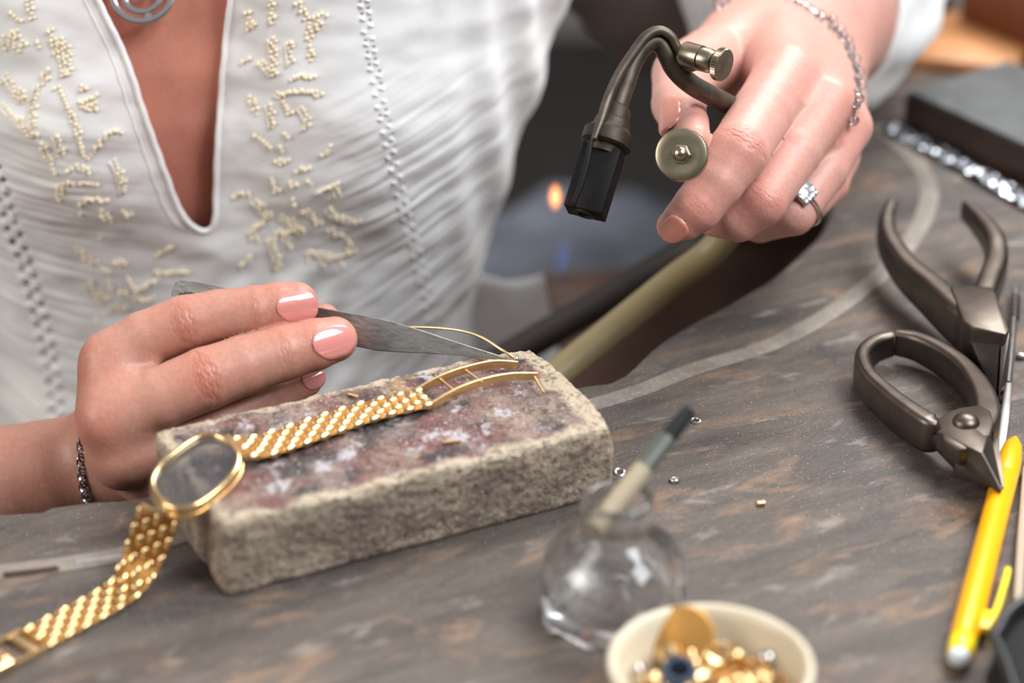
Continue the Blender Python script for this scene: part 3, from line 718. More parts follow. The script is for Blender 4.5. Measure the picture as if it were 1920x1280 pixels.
# joint plate and upper jaw (with ridge), lower jaw
prismpx([(1756, 786), (1776, 770), (1800, 762), (1838, 757), (1858, 768), (1864, 790), (1856, 815), (1832, 838), (1800, 842), (1770, 825)], 17.0, 6.0, 'joint_plate', pb, w=1.0)
zt = lambda x, y: 17.0 - max(0, (y - 830)) * .075
top = [Zp(x, y, zt(x, y)) for x, y in ((1766, 815), (1800, 838), (1835, 838), (1850, 868), (1880, 917), (1868, 910), (1828, 878), (1790, 845))]
def chull(pts, w=.35):
    bm = bmesh.new()
    for p in pts: bm.verts.new(p)
    r_ = bmesh.ops.convex_hull(bm, input=bm.verts); bmesh.ops.delete(bm, geom=[e for e in r_['geom_interior'] if isinstance(e, bmesh.types.BMVert)], context='VERTS')
    bmesh.ops.dissolve_limit(bm, angle_limit=.02, verts=bm.verts, edges=bm.edges)
    bm.verts.index_update(); V = [v.co[:] for v in bm.verts]; F = [[v.index for v in f.verts] for f in bm.faces]; bm.free()
    return bevel_mesh(V, F, w, 2)
dn_ = lambda p, h: p - np.array([0, 0, h])
a1, a2, a3, rg = Zp(1758, 808, 16.9), Zp(1800, 775, 16.9), Zp(1856, 806, 16.6), Zp(1842, 850, 17.8)
tl, tr_ = Zp(1877, 918, 9.6), Zp(1881, 917, 9.4)
V, F = chull([a1, a2, a3, rg, dn_(a1, 6), dn_(a3, 6.5), tl, tr_, dn_(tl, 1.8)]); mk('jaw', V, F, TOOL, pb, angle=25)
a1, a3, tp = Zp(1790, 868, 9.5), Zp(1872, 815, 11), Zp(1883, 914, 8.4)
V, F = chull([a1, a3, tp, dn_(a1, 5), dn_(a3, 6), dn_(tp, 1.6)], .3); mk('jaw', V, F, TOOL, pb, angle=25)
prismpx([(1735, 800), (1770, 800), (1850, 830), (1868, 862), (1840, 880), (1795, 862)], 10.5, 4.5, 'joint_plate', pb, w=.8)
rc = Zp(1811, 793, 16.8)
V, F = lathe([(4.2, 0), (4.15, .7), (3.6, 1.7), (2.5, 2.5), (1.2, 2.95), (.01, 3.05)], rc, (0, 0, 1), 28); mk('rivet', V, F, TOOL, pb, angle=60)
V, F = lathe([(2.3, 0), (2.3, 8)], (rc[0], rc[1], 0.0), (0, 0, 1), 20); mk('rivet_shank', V, F, TOOL, pb)
for k in range(4):
    V, F = lathe([(2.3, 0), (2.7, .4), (2.3, .8)], (rc[0], rc[1], .8 + k*1.5), (0, 0, 1), 20); mk('screw_thread', V, F, TOOL, pb)

# ================================================================== upper pliers (parallel box head)
pa = empty('box_joint_pliers', Zp(1830, 640, 0), 'dark steel pliers with spread curved handles and square box head behind the looped pliers', 'pliers')
barsweep([(1674, 372, 21, .5, 6), (1664, 398, 20.5, .8, 8), (1668, 432, 20, 1.0, 10), (1700, 478, 19.5, 1.1, 12), (1748, 518, 19.5, 1.15, 14), (1800, 562, 19.8, 1.35, 15), (1825, 580, 19.6, 1.2, 15)], 7.4, 10, 'handle', pa, b=2.8)
barsweep([(1812, 374, 22, .5, 8), (1840, 398, 22, .8, 9), (1866, 432, 22, 1.0, 10), (1870, 470, 21, 1.1, 11), (1856, 512, 20.5, 1.1, 12), (1843, 548, 20, 1.1, 14), (1838, 575, 19.6, 1, 14)], 7.4, 10, 'handle', pa, b=2.8)
bt = [(1780, 534), (1792, 531), (1860, 536), (1868, 548), (1894, 616), (1886, 626), (1822, 612), (1806, 600)]
prismpx(bt, 20.5, 15.5, 'box_head', pa, w=1.1)
# jaws going down to the bench towards the camera, split by a seam
f0, f1, f2 = Zp(1806, 603, 19.6), Zp(1876, 622, 19.6), Zp(1892, 624, 19.6)
g0, g1, g2 = Zp(1826, 728, .6), Zp(1868, 757, .6), Zp(1880, 750, .6)
bk = lambda v, d=14: v + np.array([0, d, 0])
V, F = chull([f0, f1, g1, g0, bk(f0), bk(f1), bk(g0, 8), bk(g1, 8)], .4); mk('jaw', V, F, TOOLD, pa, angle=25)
sh = np.array([.5, .1, 0])
V, F = chull([f1 + sh, f2 + sh, g2, g1 + sh, bk(f1 + sh), bk(f2 + sh), bk(g2, 8), bk(g1 + sh, 8)], .4); mk('jaw', V, F, TOOL, pa, angle=25)

# ================================================================== scriber, pencil, black case, stick
sc_ = empty('scriber', Zp(1870, 850, 0), 'slim steel scriber lying right of the box head of the upper pliers', 'tool')
sp = smooth_path([Zp(1905, 540, 3), Zp(1902, 575, 3), Zp(1897, 650, 3), Zp(1890, 720, 3)], 5)
V, F = tube(sp, np.interp(np.linspace(0, 1, len(sp)), [0, .1, .15, 1], [1.2, 1.5, 1.25, 1.3]), 12); mk('handle', V, F, STEELB, sc_)
for k in range(5):
    p0 = Zp(1904.5 - k*.6, 556 + k*9, 3); V, F = tube([p0, p0 + np.array([-.15, -2.2, 0])], 1.55, 10); mk('grip_ring', V, F, TOOL, sc_)
sp = smooth_path([Zp(1891, 718, 3), Zp(1884, 785, 2.4), Zp(1876, 845, 1.6), Zp(1872, 862, 1.2)], 5)
V, F = sweep(sp, [rrect(w_, 1.6, .3, 2) for w_ in np.interp(np.linspace(0, 1, len(sp)), [0, .3, .9, 1], [2.0, 3.0, 2.4, .6])], up=(0, 0, 1)); mk('blade', V, F, STEELB, sc_)

pen = empty('mechanical_pencil', Zp(1850, 1030, 0), 'yellow mechanical pencil with white end cap lying on the bench', 'pencil')
q0, q1 = Zp(1797, 1236, 4.0), Zp(1903, 822, 4.0); pax = nrm(q1 - q0); Lq = np.linalg.norm(q1 - q0)
V, F = lathe([(3.3, 9.5), (3.75, 9.6), (3.9, 12), (3.95, Lq-25), (3.85, Lq-24.6), (3.95, Lq-24.2), (3.8, Lq-14), (2.9, Lq-5.5), (1.6, Lq-1.6), (1.3, Lq-1.2)], q0, pax, 32); mk('barrel', V, F, YEL, pen, angle=40)
V, F = lathe([(1.0, Lq-1.6), (.95, Lq+.1), (.5, Lq+.5)], q0, pax, 16); mk('tip', V, F, YEL, pen)
V, F = lathe([(3.3, 1.6), (3.6, 2.2), (3.7, 8.6), (3.2, 10.5)], q0, pax, 28); mk('end_collar', V, F, YEL2, pen)
V, F = lathe([(.01, -1.6), (1.6, -1.4), (2.7, -.5), (3.1, 1.0), (3.1, 2.4)], q0, pax, 24); mk('end_cap', V, F, WHITEP, pen, label='white end cap', angle=60)
px_ = nrm(np.cross(pax, (0, 0, 1))); cl0 = q0 + pax*15 + px_*3.2
V, F = sweep(smooth_path([cl0 + pax*1, cl0 + px_*2.6 + pax*4, cl0 + px_*3.6 + pax*12, cl0 + px_*3.9 + pax*21, cl0 + px_*4.1 + pax*29, cl0 + px_*4.0 + pax*32.5], 4), rrect(1.9, 2.6, .7, 2), up=(0, 0, 1)); mk('clip', V, F, YEL2, pen)
V, F = boxm(cl0 + pax*5 + px_*1.2, pax*4.5, px_*1.9, np.array([0, 0, 1.2]), .6); mk('clip_base', V, F, YEL2, pen)

case = empty('black_case', Zp(1960, 1260, 0), 'black plastic case with raised rim in the bottom right corner', 'case')
co_ = [(1858, 1160), (1945, 1085), (2200, 1040), (2300, 1300), (2200, 1420), (1890, 1260), (1850, 1185)]
co2 = smooth_path([Zp(x, y, 14) for x, y in [(1872, 1186), (1950, 1118), (2250, 1040), (2380, 1420), (2000, 1440), (1880, 1232)]], 8, closed=True)
V, F = sweep(co2, rrect(3.2, 5.0, 1.4, 3), up=(0, 0, 1), closed=True); mk('rim', V, F, BLACKP, case)
V = np.concatenate([co2 - np.array([0, 0, 13.8]), co2 - np.array([0, 0, 9.2])]); n_ = len(co2); cen = co2.mean(0)
V[:n_] = cen*[1, 1, 0] + (V[:n_] - cen*[1, 1, 0]) * [1.04, 1.04, 1]; V[n_:] = cen*[1, 1, 0] + (V[n_:] - cen*[1, 1, 0]) * [1.04, 1.04, 1]
V, F = hull8(V[:n_], V[n_:], 1.2); mk('lower_shell', V, F, BLACKP, case)
V, F = hull8(co2 * [1, 1, 0] + [0, 0, 4.0], co2 * [1, 1, 0] + [0, 0, 10.5], 0); mk('tray', V, F, BLACKI, case)
V, F = hull8([*(cen*[1,1,0] + (co2*[1,1,0] - cen*[1,1,0])*.93 + [0, 0, 10.4])], [*(cen*[1,1,0] + (co2*[1,1,0] - cen*[1,1,0])*.93 + [0, 0, 12.0])], .6); mk('lid_panel', V, F, BLACKI, case)
V, F = sweep([Zp(1925, 880, 2), Zp(1915, 1010, 2), Zp(1908, 1130, 2)], rrect(2.6, 2.6, .6, 2), up=(0, 0, 1))
mk('wooden_stick', V, F, simple('pale_stick_wood', srgb(170, 152, 132), .6), label='thin pale stick behind the black case at the right edge', cat='stick')

# ================================================================== glass bottle with brush
bot = empty('glass_bottle', (*Zp(1152, 1150)[:2], 0), 'small clear faceted glass bottle holding a brush in front of the brick', 'bottle')
bc = WL[bot.name]
def ringpts(r, z, k, n=64, rot=math.radians(20)):
    """k=0 circle, 1 octagon"""
    out = []
    for i in range(n):
        a = 2*math.pi*i/n; s = math.pi/4; aa = (a % s) - s/2
        ro = r * math.cos(s/2) / math.cos(aa) * 1.03
        rr_ = (r * (1-k) + ro * k) * (1.06 if r > 11 else 1); out.append((bc[0] + rr_*math.cos(a+rot), bc[1] + rr_*math.sin(a+rot), z))
    return out
outer = [(17.5, .3, 1), (18.6, .8, 1), (19.4, 2.2, 1), (20.0, 8, 1), (20.0, 14, .95), (18.8, 18, .7), (16.4, 21.6, .35), (13.0, 24.6, .1), (10.0, 26.6, 0), (8.6, 28.2, 0), (8.7, 30.0, 0), (9.6, 31.2, 0), (10.0, 32.4, 0), (10.1, 36.0, 0), (9.8, 37.8, 0), (9.0, 38.4, 0), (7.8, 38.0, 0)]
inner = [(7.4, 35, 0), (6.9, 31, 0), (6.9, 28, 0), (9.5, 24.5, 0), (13.6, 20.4, 0), (16.0, 15, 0), (16.6, 9, 0), (14.5, 5.8, 0), (9.5, 4.2, 0), (4, 3.8, 0), (.2, 3.7, 0)]
rings = [ringpts(r, z, k) for r, z, k in outer + inner]
V = np.concatenate(rings); n_ = 64; F = [list(range(n_))[::-1]]
for i in range(len(rings)-1):
    for j in range(n_): F.append([i*n_+j, i*n_+(j+1) % n_, (i+1)*n_+(j+1) % n_, (i+1)*n_+j])
F.append([(len(rings)-1)*n_ + j for j in range(n_)])
mk('bottle_body', V, F, GLASS, bot, angle=60)
brush = empty('flux_brush', bc + np.array([2, 0, 5]), 'slim brush with black tipped handle standing in the glass bottle', 'brush')
bt1 = Dp(1294, 768, 668); nk = bc + np.array([1.2, 1.5, 37.5]); bdir = nrm(bt1 - nk); Lb = np.linalg.norm(bt1 - nk)
st = nk - bdir * 13
V, F = tube([st + bdir*2, nk, nk + bdir*Lb*.34], [2.6, 2.9, 2.8], 16); mk('handle', V, F, simple('cream_handle', srgb(170, 156, 132), .5), brush)
V, F = tube([nk + bdir*Lb*.34, nk + bdir*Lb*.68], [3.0, 2.5], 16); mk('ferrule', V, F, simple('grey_ferrule', srgb(98, 101, 96), .45, .3), brush, label='grey metal ferrule')
V, F = tube([nk + bdir*Lb*.68, nk + bdir*Lb*.9, nk + bdir*Lb], [2.5, 2.2, 1.9], 16); mk('black_end', V, F, BLACKI, brush, label='black end of the brush')

# ================================================================== bowl of gold scrap
bw = Zp(1333, 1241, 24)
bowl = empty('porcelain_bowl', (bw[0], bw[1], 0), 'small cream porcelain bowl filled with gold scrap at the bottom edge', 'bowl')
V, F = lathe([(17, 0), (19, .5), (22.5, 8), (25.6, 20), (26.4, 23.2), (26.2, 24.2), (25.3, 24.6), (24.4, 24), (23.6, 21), (21, 10), (18, 4.5), (10, 3.4), (.01, 3.2)], WL[bowl.name], (0, 0, 1), 64); mk('bowl_body', V, F, CERAM, bowl, angle=60)
bc2 = WL[bowl.name]
def bp_(px, py, z): return Zp(px, py, z)
V, F = lathe([(.01, -.6), (7, -.5), (8.6, 0), (8.8, .4), (8.4, .9), (6, 1.3), (.01, 1.6)], bp_(1281, 1197, 18.5), nrm((-.3, -.7, .6)), 32); mk('gold_disc', V, F, simple('matte_gold', srgb(190, 142, 78), .5, .9, .06, 200), label='domed gold cap leaning on the bowl wall, largest piece of scrap', cat='scrap')
V, F = sellips(bp_(1438, 1234, 15), np.array([2.6, 0, 0]), np.array([0, 2.6, 0]), np.array([0, 0, 2.6]), 1, 16, 10); mk('silver_ball', V, F, SILVER, label='shiny silver ball at the right of the gold scrap', cat='ball')
V, F = sellips(bp_(1196, 1255, 15), np.array([1.6, 0, 0]), np.array([0, 1.6, 0]), np.array([0, 0, 1.6]), 1, 12, 8); mk('silver_ball', V, F, SILVER, label='small silver ball at the left inside the bowl', cat='ball')
fb = empty('plastic_fitting', bp_(1274, 1262, 14), 'dark blue plastic fitting standing among the gold scrap', 'fitting')
V, F = lathe([(4.6, -6), (4.8, 0), (4.8, 4.2), (4.4, 5), (3.0, 5), (2.6, 4.2), (2.6, -2)], bp_(1272, 1275, 17), nrm((0, -.3, 1)), 24); mk('fitting_body', V, F, BLUEB, fb)
V, F = lathe([(2.5, 0), (2.5, 6.4), (1.6, 7.0), (.01, 7.0)], bp_(1272, 1275, 14), nrm((0, -.3, 1)), 18); mk('fitting_core', V, F, BLACKI, fb)
rs = random.Random(5); lv2, lf2 = tube(np.array([(math.cos(a), math.sin(a), 0) for a in np.arange(14)/14*2*math.pi]), .3, 7, closed=True)
proto = {}
for k in range(84):
    a = rs.uniform(0, 6.283); rad = 18 * math.sqrt(rs.random()); x, y = bc2[0] + rad*math.cos(a), bc2[1] + rad*math.sin(a); z = rs.uniform(13, 18) - rad*.08 + (2.5 if y < bc2[1] else 0)
    if (x-bp_(1283,1188,17)[0])**2 + (y-bp_(1283,1188,17)[1])**2 < 40: z -= 4
    kind = rs.choice(['ring', 'ring', 'nugget', 'strip']); sz = rs.uniform(1.1, 2.8)
    if kind not in proto:
        if kind == 'ring': V, F = lv2, lf2
        elif kind == 'nugget': V, F = sellips((0, 0, 0), np.array([1., 0, 0]), np.array([0, .7, 0]), np.array([0, 0, .6]), .7, 10, 6)
        else: V, F = sweep(np.array([(math.cos(q)*1.2, math.sin(q)*1.2, q*.15) for q in np.linspace(0, 3.6, 9)]), rrect(.12, .9, .05, 1), up=(0, 0, 1))
        o = mk('gold_' + kind, V, F, GOLD, origin=(0, 0, 0)); proto[kind] = o
    else:
        o = proto[kind].copy(); COL.objects.link(o)
    o.location = Vector((x, y, z)) * S; o.rotation_euler = (rs.uniform(-1.2, 1.2), rs.uniform(-1.2, 1.2), rs.uniform(0, 6)); o.scale = (sz,)*3
    o['label'] = {'ring': 'small gold ring in the heap of scrap in the bowl', 'nugget': 'small gold nugget in the heap of scrap in the bowl', 'strip': 'curled gold strip in the heap of scrap in the bowl'}[kind]
    o['category'] = 'scrap'; o['group'] = {'ring': 'gold rings in the scrap bowl', 'nugget': 'gold nuggets in the scrap bowl', 'strip': 'gold strips in the scrap bowl'}[kind]
V, F = lathe([(.01, 2.8), (12, 2.4), (18, 1.6), (20.2, 0), (15, -4), (.01, -5)], bc2 + np.array([0, 0, 11.0]), (0, 0, 1), 40)
V = V + np.stack([fbm(V, .5, 2)*.6, fbm(V, .5, 2, 5)*.6, fbm(V, .35, 3, 9)*2.2], 1)
mk('gold_filings', V, F, simple('gold_filings', srgb(206, 150, 84), .35, 1.0, .3, 600, 1.0, 500), label='bed of fine gold filings under the scrap in the bowl', cat='filings', kind='stuff')

# ================================================================== things at the back right
sl = empty('slate_block', Zp(1800, 230, 0), 'dark grey topped heavy block in the upper right beside the foil', 'block')
s1, s2, s4 = Zp(1697, 170, 17), Zp(1920, 272, 17), Zp(1886, 112, 17); dd = nrm(s2 - s1); s2b = s1 + dd*190; s3 = s4 + dd*120; 
s4 = s1 + (s4 - s1) * 1.0; s3 = s2b + (s4 - s1)
top = [s1, s2b, s3, s4]; cen = sum(top)/4
V, F = hull8([p*[1, 1, 0] for p in top], [p*[1, 1, 0] + [0, 0, 15.5] for p in top], 1.2); mk('block_body', V, F, DARKW, sl)
tp = [cen + (p - cen)*.985 for p in top]
V, F = hull8([p*[1, 1, 0] + [0, 0, 15.2] for p in tp], [p*[1, 1, 0] + [0, 0, 17.5] for p in tp], .8); mk('slate_top', V, F, SLATE, sl)
# crumpled foil strip in front of the block
fp = smooth_path([Zp(1664, 236, 1.5), Zp(1700, 255, 2), Zp(1760, 285, 1.6), Zp(1815, 315, 1.5), Zp(1870, 345, 2), Zp(1925, 378, 1.6), Zp(2000, 420, 1.5)], 14)
fn = nrm(np.cross(fp[-1]-fp[0], (0, 0, 1))); V = []; F = []
for i, p in enumerate(fp):
    for j in range(9):
        w_ = (j - 4) * 1.05; q = p + fn*w_; q = q + np.array([0, 0, noise.noise(Vector(q*.45))*1.8 + .6]); V.append(q)
V = np.array(V); V2 = V - [0, 0, .25]; n_ = len(V)
for i in range(len(fp)-1):
    for j in range(8): a = i*9+j; F.append([a, a+1, a+10, a+9]); F.append([n_+a, n_+a+9, n_+a+10, n_+a+1])
mk('foil_strip', np.concatenate([V, V2]), F, FOIL, angle=20, label='crumpled silvery foil strip along the foot of the slate block', cat='foil')
# wooden board and boxes beyond
V, F = hull8([Zp(x, y, .2) for x, y in ((1600, 120), (1900, 150), (1960, 60), (1640, 30))], [Zp(x, y, .2) + [0, 0, 6] for x, y in ((1600, 120), (1900, 150), (1960, 60), (1640, 30))], 1)
mk('wooden_board', V, F, ORW, label='orange brown wooden board behind the slate block', cat='board')
wb = empty('wooden_crate', Zp(1880, 60, 0), 'red brown open wooden crate at the top right behind the board', 'crate')
d1, d2 = Zp(1797, 60, 0), Zp(1990, 145, 0); dv_ = nrm(d2 - d1); dn = np.cross((0, 0, 1), dv_); L_ = 190
V, F = hull8([d1, d1+dv_*L_, d1+dv_*L_+dn*8, d1+dn*8], [p + [0, 0, 30] for p in (d1, d1+dv_*L_, d1+dv_*L_+dn*8, d1+dn*8)], .8); mk('front_board', V, F, REDW, wb)
V, F = hull8([p + [0, 0, 30] for p in (d1-dv_*2, d1+dv_*L_, d1+dv_*L_+dn*10, d1+dn*10)], [p + [0, 0, 34] for p in (d1-dv_*2, d1+dv_*L_, d1+dv_*L_+dn*10, d1+dn*10)], .8); mk('top_rail', V, F, ORW, wb)
e_ = d1+dn*8; V, F = hull8([e_, e_+dv_*8, e_+dv_*8+dn*120, e_+dn*120], [p + [0, 0, 30] for p in (e_, e_+dv_*8, e_+dv_*8+dn*120, e_+dn*120)], .8); mk('side_board', V, F, REDW, wb)
e_ = d1+dn*70 + [0, 0, 0]; V, F = hull8([e_, e_+dv_*L_, e_+dv_*L_+dn*8, e_+dn*8], [p + [0, 0, 45] for p in (e_, e_+dv_*L_, e_+dv_*L_+dn*8, e_+dn*8)], .8); mk('back_board', V, F, DARKW, wb)
gp = Zp(1776, 70, 0); V, F = boxm(gp + [0, 25, 22], np.array([5., 0, 0]), np.array([0, 5., 0]), np.array([0, 0, 22.]), 1); mk('grey_post', V, F, DENIM, label='blue grey upright block between the cuff and the crate', cat='block')

# ================================================================== person
person = empty('person', (-60, 860, -300), 'woman in an embroidered white blouse leaning over the bench, holding tweezers and a torch', 'person')
def J(px, py, d, r): return (Dp(px, py, d), r * d / FPX)
def chain(P, js, k=.9):
    out = None
    for (a, ra), (b, rb) in zip(js[:-1], js[1:]):
        q = cone(P, a, b, ra, rb); out = q if out is None else smin(out, q, k)
    return out
# right hand (left in the photo): tweezers hand
H1 = dict(
 index=[J(208, 676, 749, 47), J(272, 636, 750, 53), J(345, 606, 750, 52), J(410, 592, 752, 49), J(478, 583, 752, 47), J(522, 574, 753, 45), J(556, 568, 754, 40)],
 middle=[J(210, 785, 740, 50), J(300, 746, 741, 58), J(385, 710, 742, 59), J(455, 685, 745, 56), J(530, 661, 748, 53), J(588, 646, 750, 49), J(627, 636, 753, 43)],
 ring=[J(228, 862, 745, 46), J(320, 826, 750, 44), J(405, 788, 756, 46), J(515, 737, 764, 39), J(572, 714, 768, 32)],
 pinky=[J(275, 905, 762, 38), J(400, 850, 778, 38), J(500, 785, 786, 30), J(545, 765, 788, 25)],
 thumb=[J(275, 740, 800, 58), J(345, 680, 800, 58), J(480, 628, 789, 50), J(560, 608, 781, 42), J(606, 601, 775, 33)])
pal1 = [(J(225, 800, 795, 62), J(216, 680, 754, 45)), (J(228, 835, 790, 66), J(216, 785, 746, 48)), (J(232, 860, 790, 62), J(232, 858, 752, 46)),
        (J(238, 885, 795, 55), J(272, 900, 768, 40)), (J(210, 680, 752, 48), J(212, 785, 744, 50)), (J(213, 785, 744, 50), J(232, 858, 750, 46)), (J(225, 730, 750, 58), J(240, 800, 765, 60)), (J(240, 830, 800, 62), J(285, 740, 800, 56)), (J(300, 830, 790, 60), J(250, 760, 770, 55))]
arm1 = [J(215, 862, 798, 78), J(165, 872, 798, 92), J(100, 888, 798, 100), J(-60, 920, 800, 118), J(-350, 985, 808, 150), J(-800, 1060, 860, 190)]
def f1(P):
    pal = None
    for (a, ra), (b, rb) in pal1:
        q = cone(P, a, b, ra, rb); pal = q if pal is None else smin(pal, q, 9)
    pal = smin(pal, chain(P, arm1[:-1], 3), 11)
    out = pal
    for nme, k in (('pinky', 2.5), ('ring', 2.5), ('middle', 3.0), ('index', 3.5), ('thumb', 6)):
        f = chain(P, H1[nme]); 
        near = cone(P, H1[nme][0][0], H1[nme][0][0] + .01, H1[nme][0][1]*1.9, H1[nme][0][1]*1.9)
        kk = np.where(near < 0, 6.0, .7 + 5.3*np.exp(-np.maximum(near, 0)/3.0))
        out = smin(out, f, kk)
    return out
# left hand (right in the photo): torch hand
H2 = dict(
 index=[J(1474, 142, 806, 60), J(1430, 210, 790, 57), J(1383, 286, 772, 57), J(1345, 342, 769, 50), J(1308, 388, 768, 47), J(1284, 410, 770, 40), J(1262, 424, 773, 31)],
 middle=[J(1552, 192, 806, 52), J(1490, 285, 793, 50), J(1428, 378, 781, 47), J(1385, 412, 784, 41), J(1340, 408, 792, 36)],
 ring=[J(1590, 240, 817, 44), J(1545, 320, 806, 44), J(1487, 398, 797, 43), J(1425, 418, 803, 36), J(1370, 408, 812, 30)],
 pinky=[J(1572, 300, 836, 36), J(1555, 345, 826, 36), J(1522, 378, 820, 34), J(1450, 405, 824, 30), J(1400, 400, 830, 26)],
 thumb=[J(1385, 85, 850, 66), J(1285, 142, 815, 62), J(1272, 195, 795, 50), J(1285, 235, 780, 44), J(1300, 262, 771, 34)])
pal2 = [(J(1450, 60, 872, 100), J(1474, 142, 812, 62)), (J(1490, 70, 876, 105), J(1545, 195, 816, 56)), (J(1520, 90, 880, 95), J(1580, 240, 824, 48)),
        (J(1530, 120, 880, 80), J(1565, 290, 842, 42)), (J(1430, 60, 872, 90), J(1385, 85, 852, 68)), (J(1450, 150, 850, 80), J(1480, 260, 838, 60)), (J(1380, 120, 850, 60), J(1460, 150, 830, 60))]
arm2 = [J(1488, 62, 882, 130), J(1512, 30, 905, 164), J(1520, 0, 940, 168), J(1545, -90, 1010, 172), J(1640, -280, 1130, 190)]
def f2(P):
    pal = None
    for (a, ra), (b, rb) in pal2:
        q = cone(P, a, b, ra, rb); pal = q if pal is None else smin(pal, q, 9)
    pal = smin(pal, chain(P, arm2, 3), 12)
    out = pal
    for nme in ('pinky', 'ring', 'middle', 'index', 'thumb'):
        f = chain(P, H2[nme]); a0, r0 = H2[nme][0]
        near = cone(P, a0, a0 + .01, r0*1.7, r0*1.7)
        kk = np.where(near < 0, 5.5, .7 + 4.8*np.exp(-np.maximum(near, 0)/3.5))
        if nme == 'thumb': kk = np.where(near < 0, 8.0, .7 + 7.3*np.exp(-np.maximum(near, 0)/4))
        out = smin(out, f, kk)
    return out
CR = []     # creases: point, axis, dorsal, radius, amp
def creases(V, N, specs):
    D = np.zeros(len(V))
    for p, ax, dor, rad, amp, lines in specs:
        L = V - p; t = L @ ax; n_ = (N @ dor); side = np.linalg.norm(L - np.outer(t, ax), axis=1)
        w = np.clip(n_*1.6 - .2, 0, 1) * np.exp(-(np.maximum(side - rad*1.15, 0)/1.2)**2)
        cr = np.cross(ax, dor); s_ = (L @ cr)
        for off, wd, a_, bend in lines:
            tt = t - off - bend * s_**2 / rad * .25 - .25*np.sin(s_*1.7 + off*5)
            D -= w * amp * a_ * np.exp(-(tt/wd)**2) * np.exp(-(s_/(rad*.85))**4)
    return D
def seg_dir(js, i): return nrm(js[min(i+1, len(js)-1)][0] - js[max(i-1, 0)][0])
tocam = lambda p: nrm(_C - p)
def crease_specs(js, spec):
    out = []
    for i, amp, kind in spec:
        p, r = js[i]; ax = seg_dir(js, i); dor = tocam(p); dor = nrm(dor - ax*(dor@ax))
        lines = dict(pip=[(-3.2, .35, .6, 1.2), (-2.0, .3, .9, 1), (-.9, .3, .7, .6), (.4, .3, .9, 0), (1.4, .28, .6, -.6), (2.6, .32, .8, -1.0), (3.6, .4, .4, -1.2)],
                     dip=[(-1.2, .35, .7, .4), (0, .3, .9, 0), (1.1, .35, .6, -.3)], mcp=[(-2.4, .5, .5, 1), (-.4, .5, .5, .3), (1.6, .5, .5, -.4)])[kind]
        out.append((p, ax, dor, r, amp, lines))
    return out
def build_hand(f, lo, hi, h, specs, base, redspots):
    V, F = surfnet(f, lo, hi, h); V = project(f, V, 2)
    V, F = subdiv(V, F); V = project(f, V, 1)
    N = grad(f, V); N /= np.linalg.norm(N, axis=1, keepdims=True) + 1e-9
    D = creases(V, N, specs)
    V2 = V + N * D[:, None]
    col = np.tile(np.array(base, np.float32), (len(V), 1))
    lf = np.array([noise.noise(Vector(p*.06)) for p in V])
    col *= (1 + .05*lf)[:, None]
    for p, r, a in redspots:
        w = np.exp(-(((V - p)**2).sum(1)) / r**2) * a
        col = col * (1 - w[:, None] * np.array([.02, .30, .32]))
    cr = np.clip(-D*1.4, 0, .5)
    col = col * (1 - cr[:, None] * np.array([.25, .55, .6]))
    return V2, F, col
def bbox(lst, pad=2):
    A = np.array([p for p, r in lst]); R = np.array([r for p, r in lst])
    return (A - R[:, None]).min(0) - pad, (A + R[:, None]).max(0) + pad
c1 = srgb(184, 134, 117)[:3]; c2 = srgb(196, 148, 136)[:3]; c3 = srgb(213, 144, 124)[:3]
all1 = sum(H1.values(), []) + [q for ab in pal1 for q in ab] + arm1[:4]
sp1 = crease_specs(H1['index'], [(2, .42, 'pip'), (4, .34, 'dip'), (0, .14, 'mcp')]) + crease_specs(H1['middle'], [(2, .55, 'pip'), (4, .3, 'dip'), (0, .1, 'mcp')])
rd1 = [(H1['index'][2][0] + tocam(H1['index'][2][0])*8, 7, .5), (H1['middle'][2][0] + tocam(H1['middle'][2][0])*8, 7, .8), (H1['index'][0][0] - np.array([6, 6, 0]), 8, .7), (H1['middle'][0][0] - np.array([6, 6, 0]), 9, .8),
       (H1['index'][5][0], 11, .55), (H1['middle'][5][0], 12, .5), (H1['ring'][4][0], 9, .6), (H1['thumb'][4][0], 9, .6)]
lo, hi = bbox(all1); V1_, F1_, C1_ = build_hand(f1, lo, hi, .95, sp1, c1, rd1)
all2 = sum(H2.values(), []) + [q for ab in pal2 for q in ab] + arm2[:4]
sp2 = crease_specs(H2['index'], [(2, .5, 'pip'), (4, .22, 'dip')]) + crease_specs(H2['middle'], [(2, .2, 'pip')]) + crease_specs(H2['ring'], [(2, .15, 'pip')])
rd2 = [(H2['index'][2][0] + tocam(H2['index'][2][0])*8, 8, .55), (H2['index'][4][0] + tocam(H2['index'][4][0])*6, 9, .7), (H2['middle'][2][0] + tocam(H2['middle'][2][0])*6, 8, .8), (H2['index'][6][0], 9, .6),
       (H2['middle'][0][0] + np.array([5, -4, -4]), 10, .7), (H2['ring'][1][0], 9, .3), (H2['pinky'][1][0], 11, .5), (H2['thumb'][3][0], 11, .5), (Dp(1440, 160, 795), 9, .4)]
lo, hi = bbox(all2); V2_, F2_, C2_ = build_hand(f2, lo, hi, 1.0, sp2, c2, rd2)

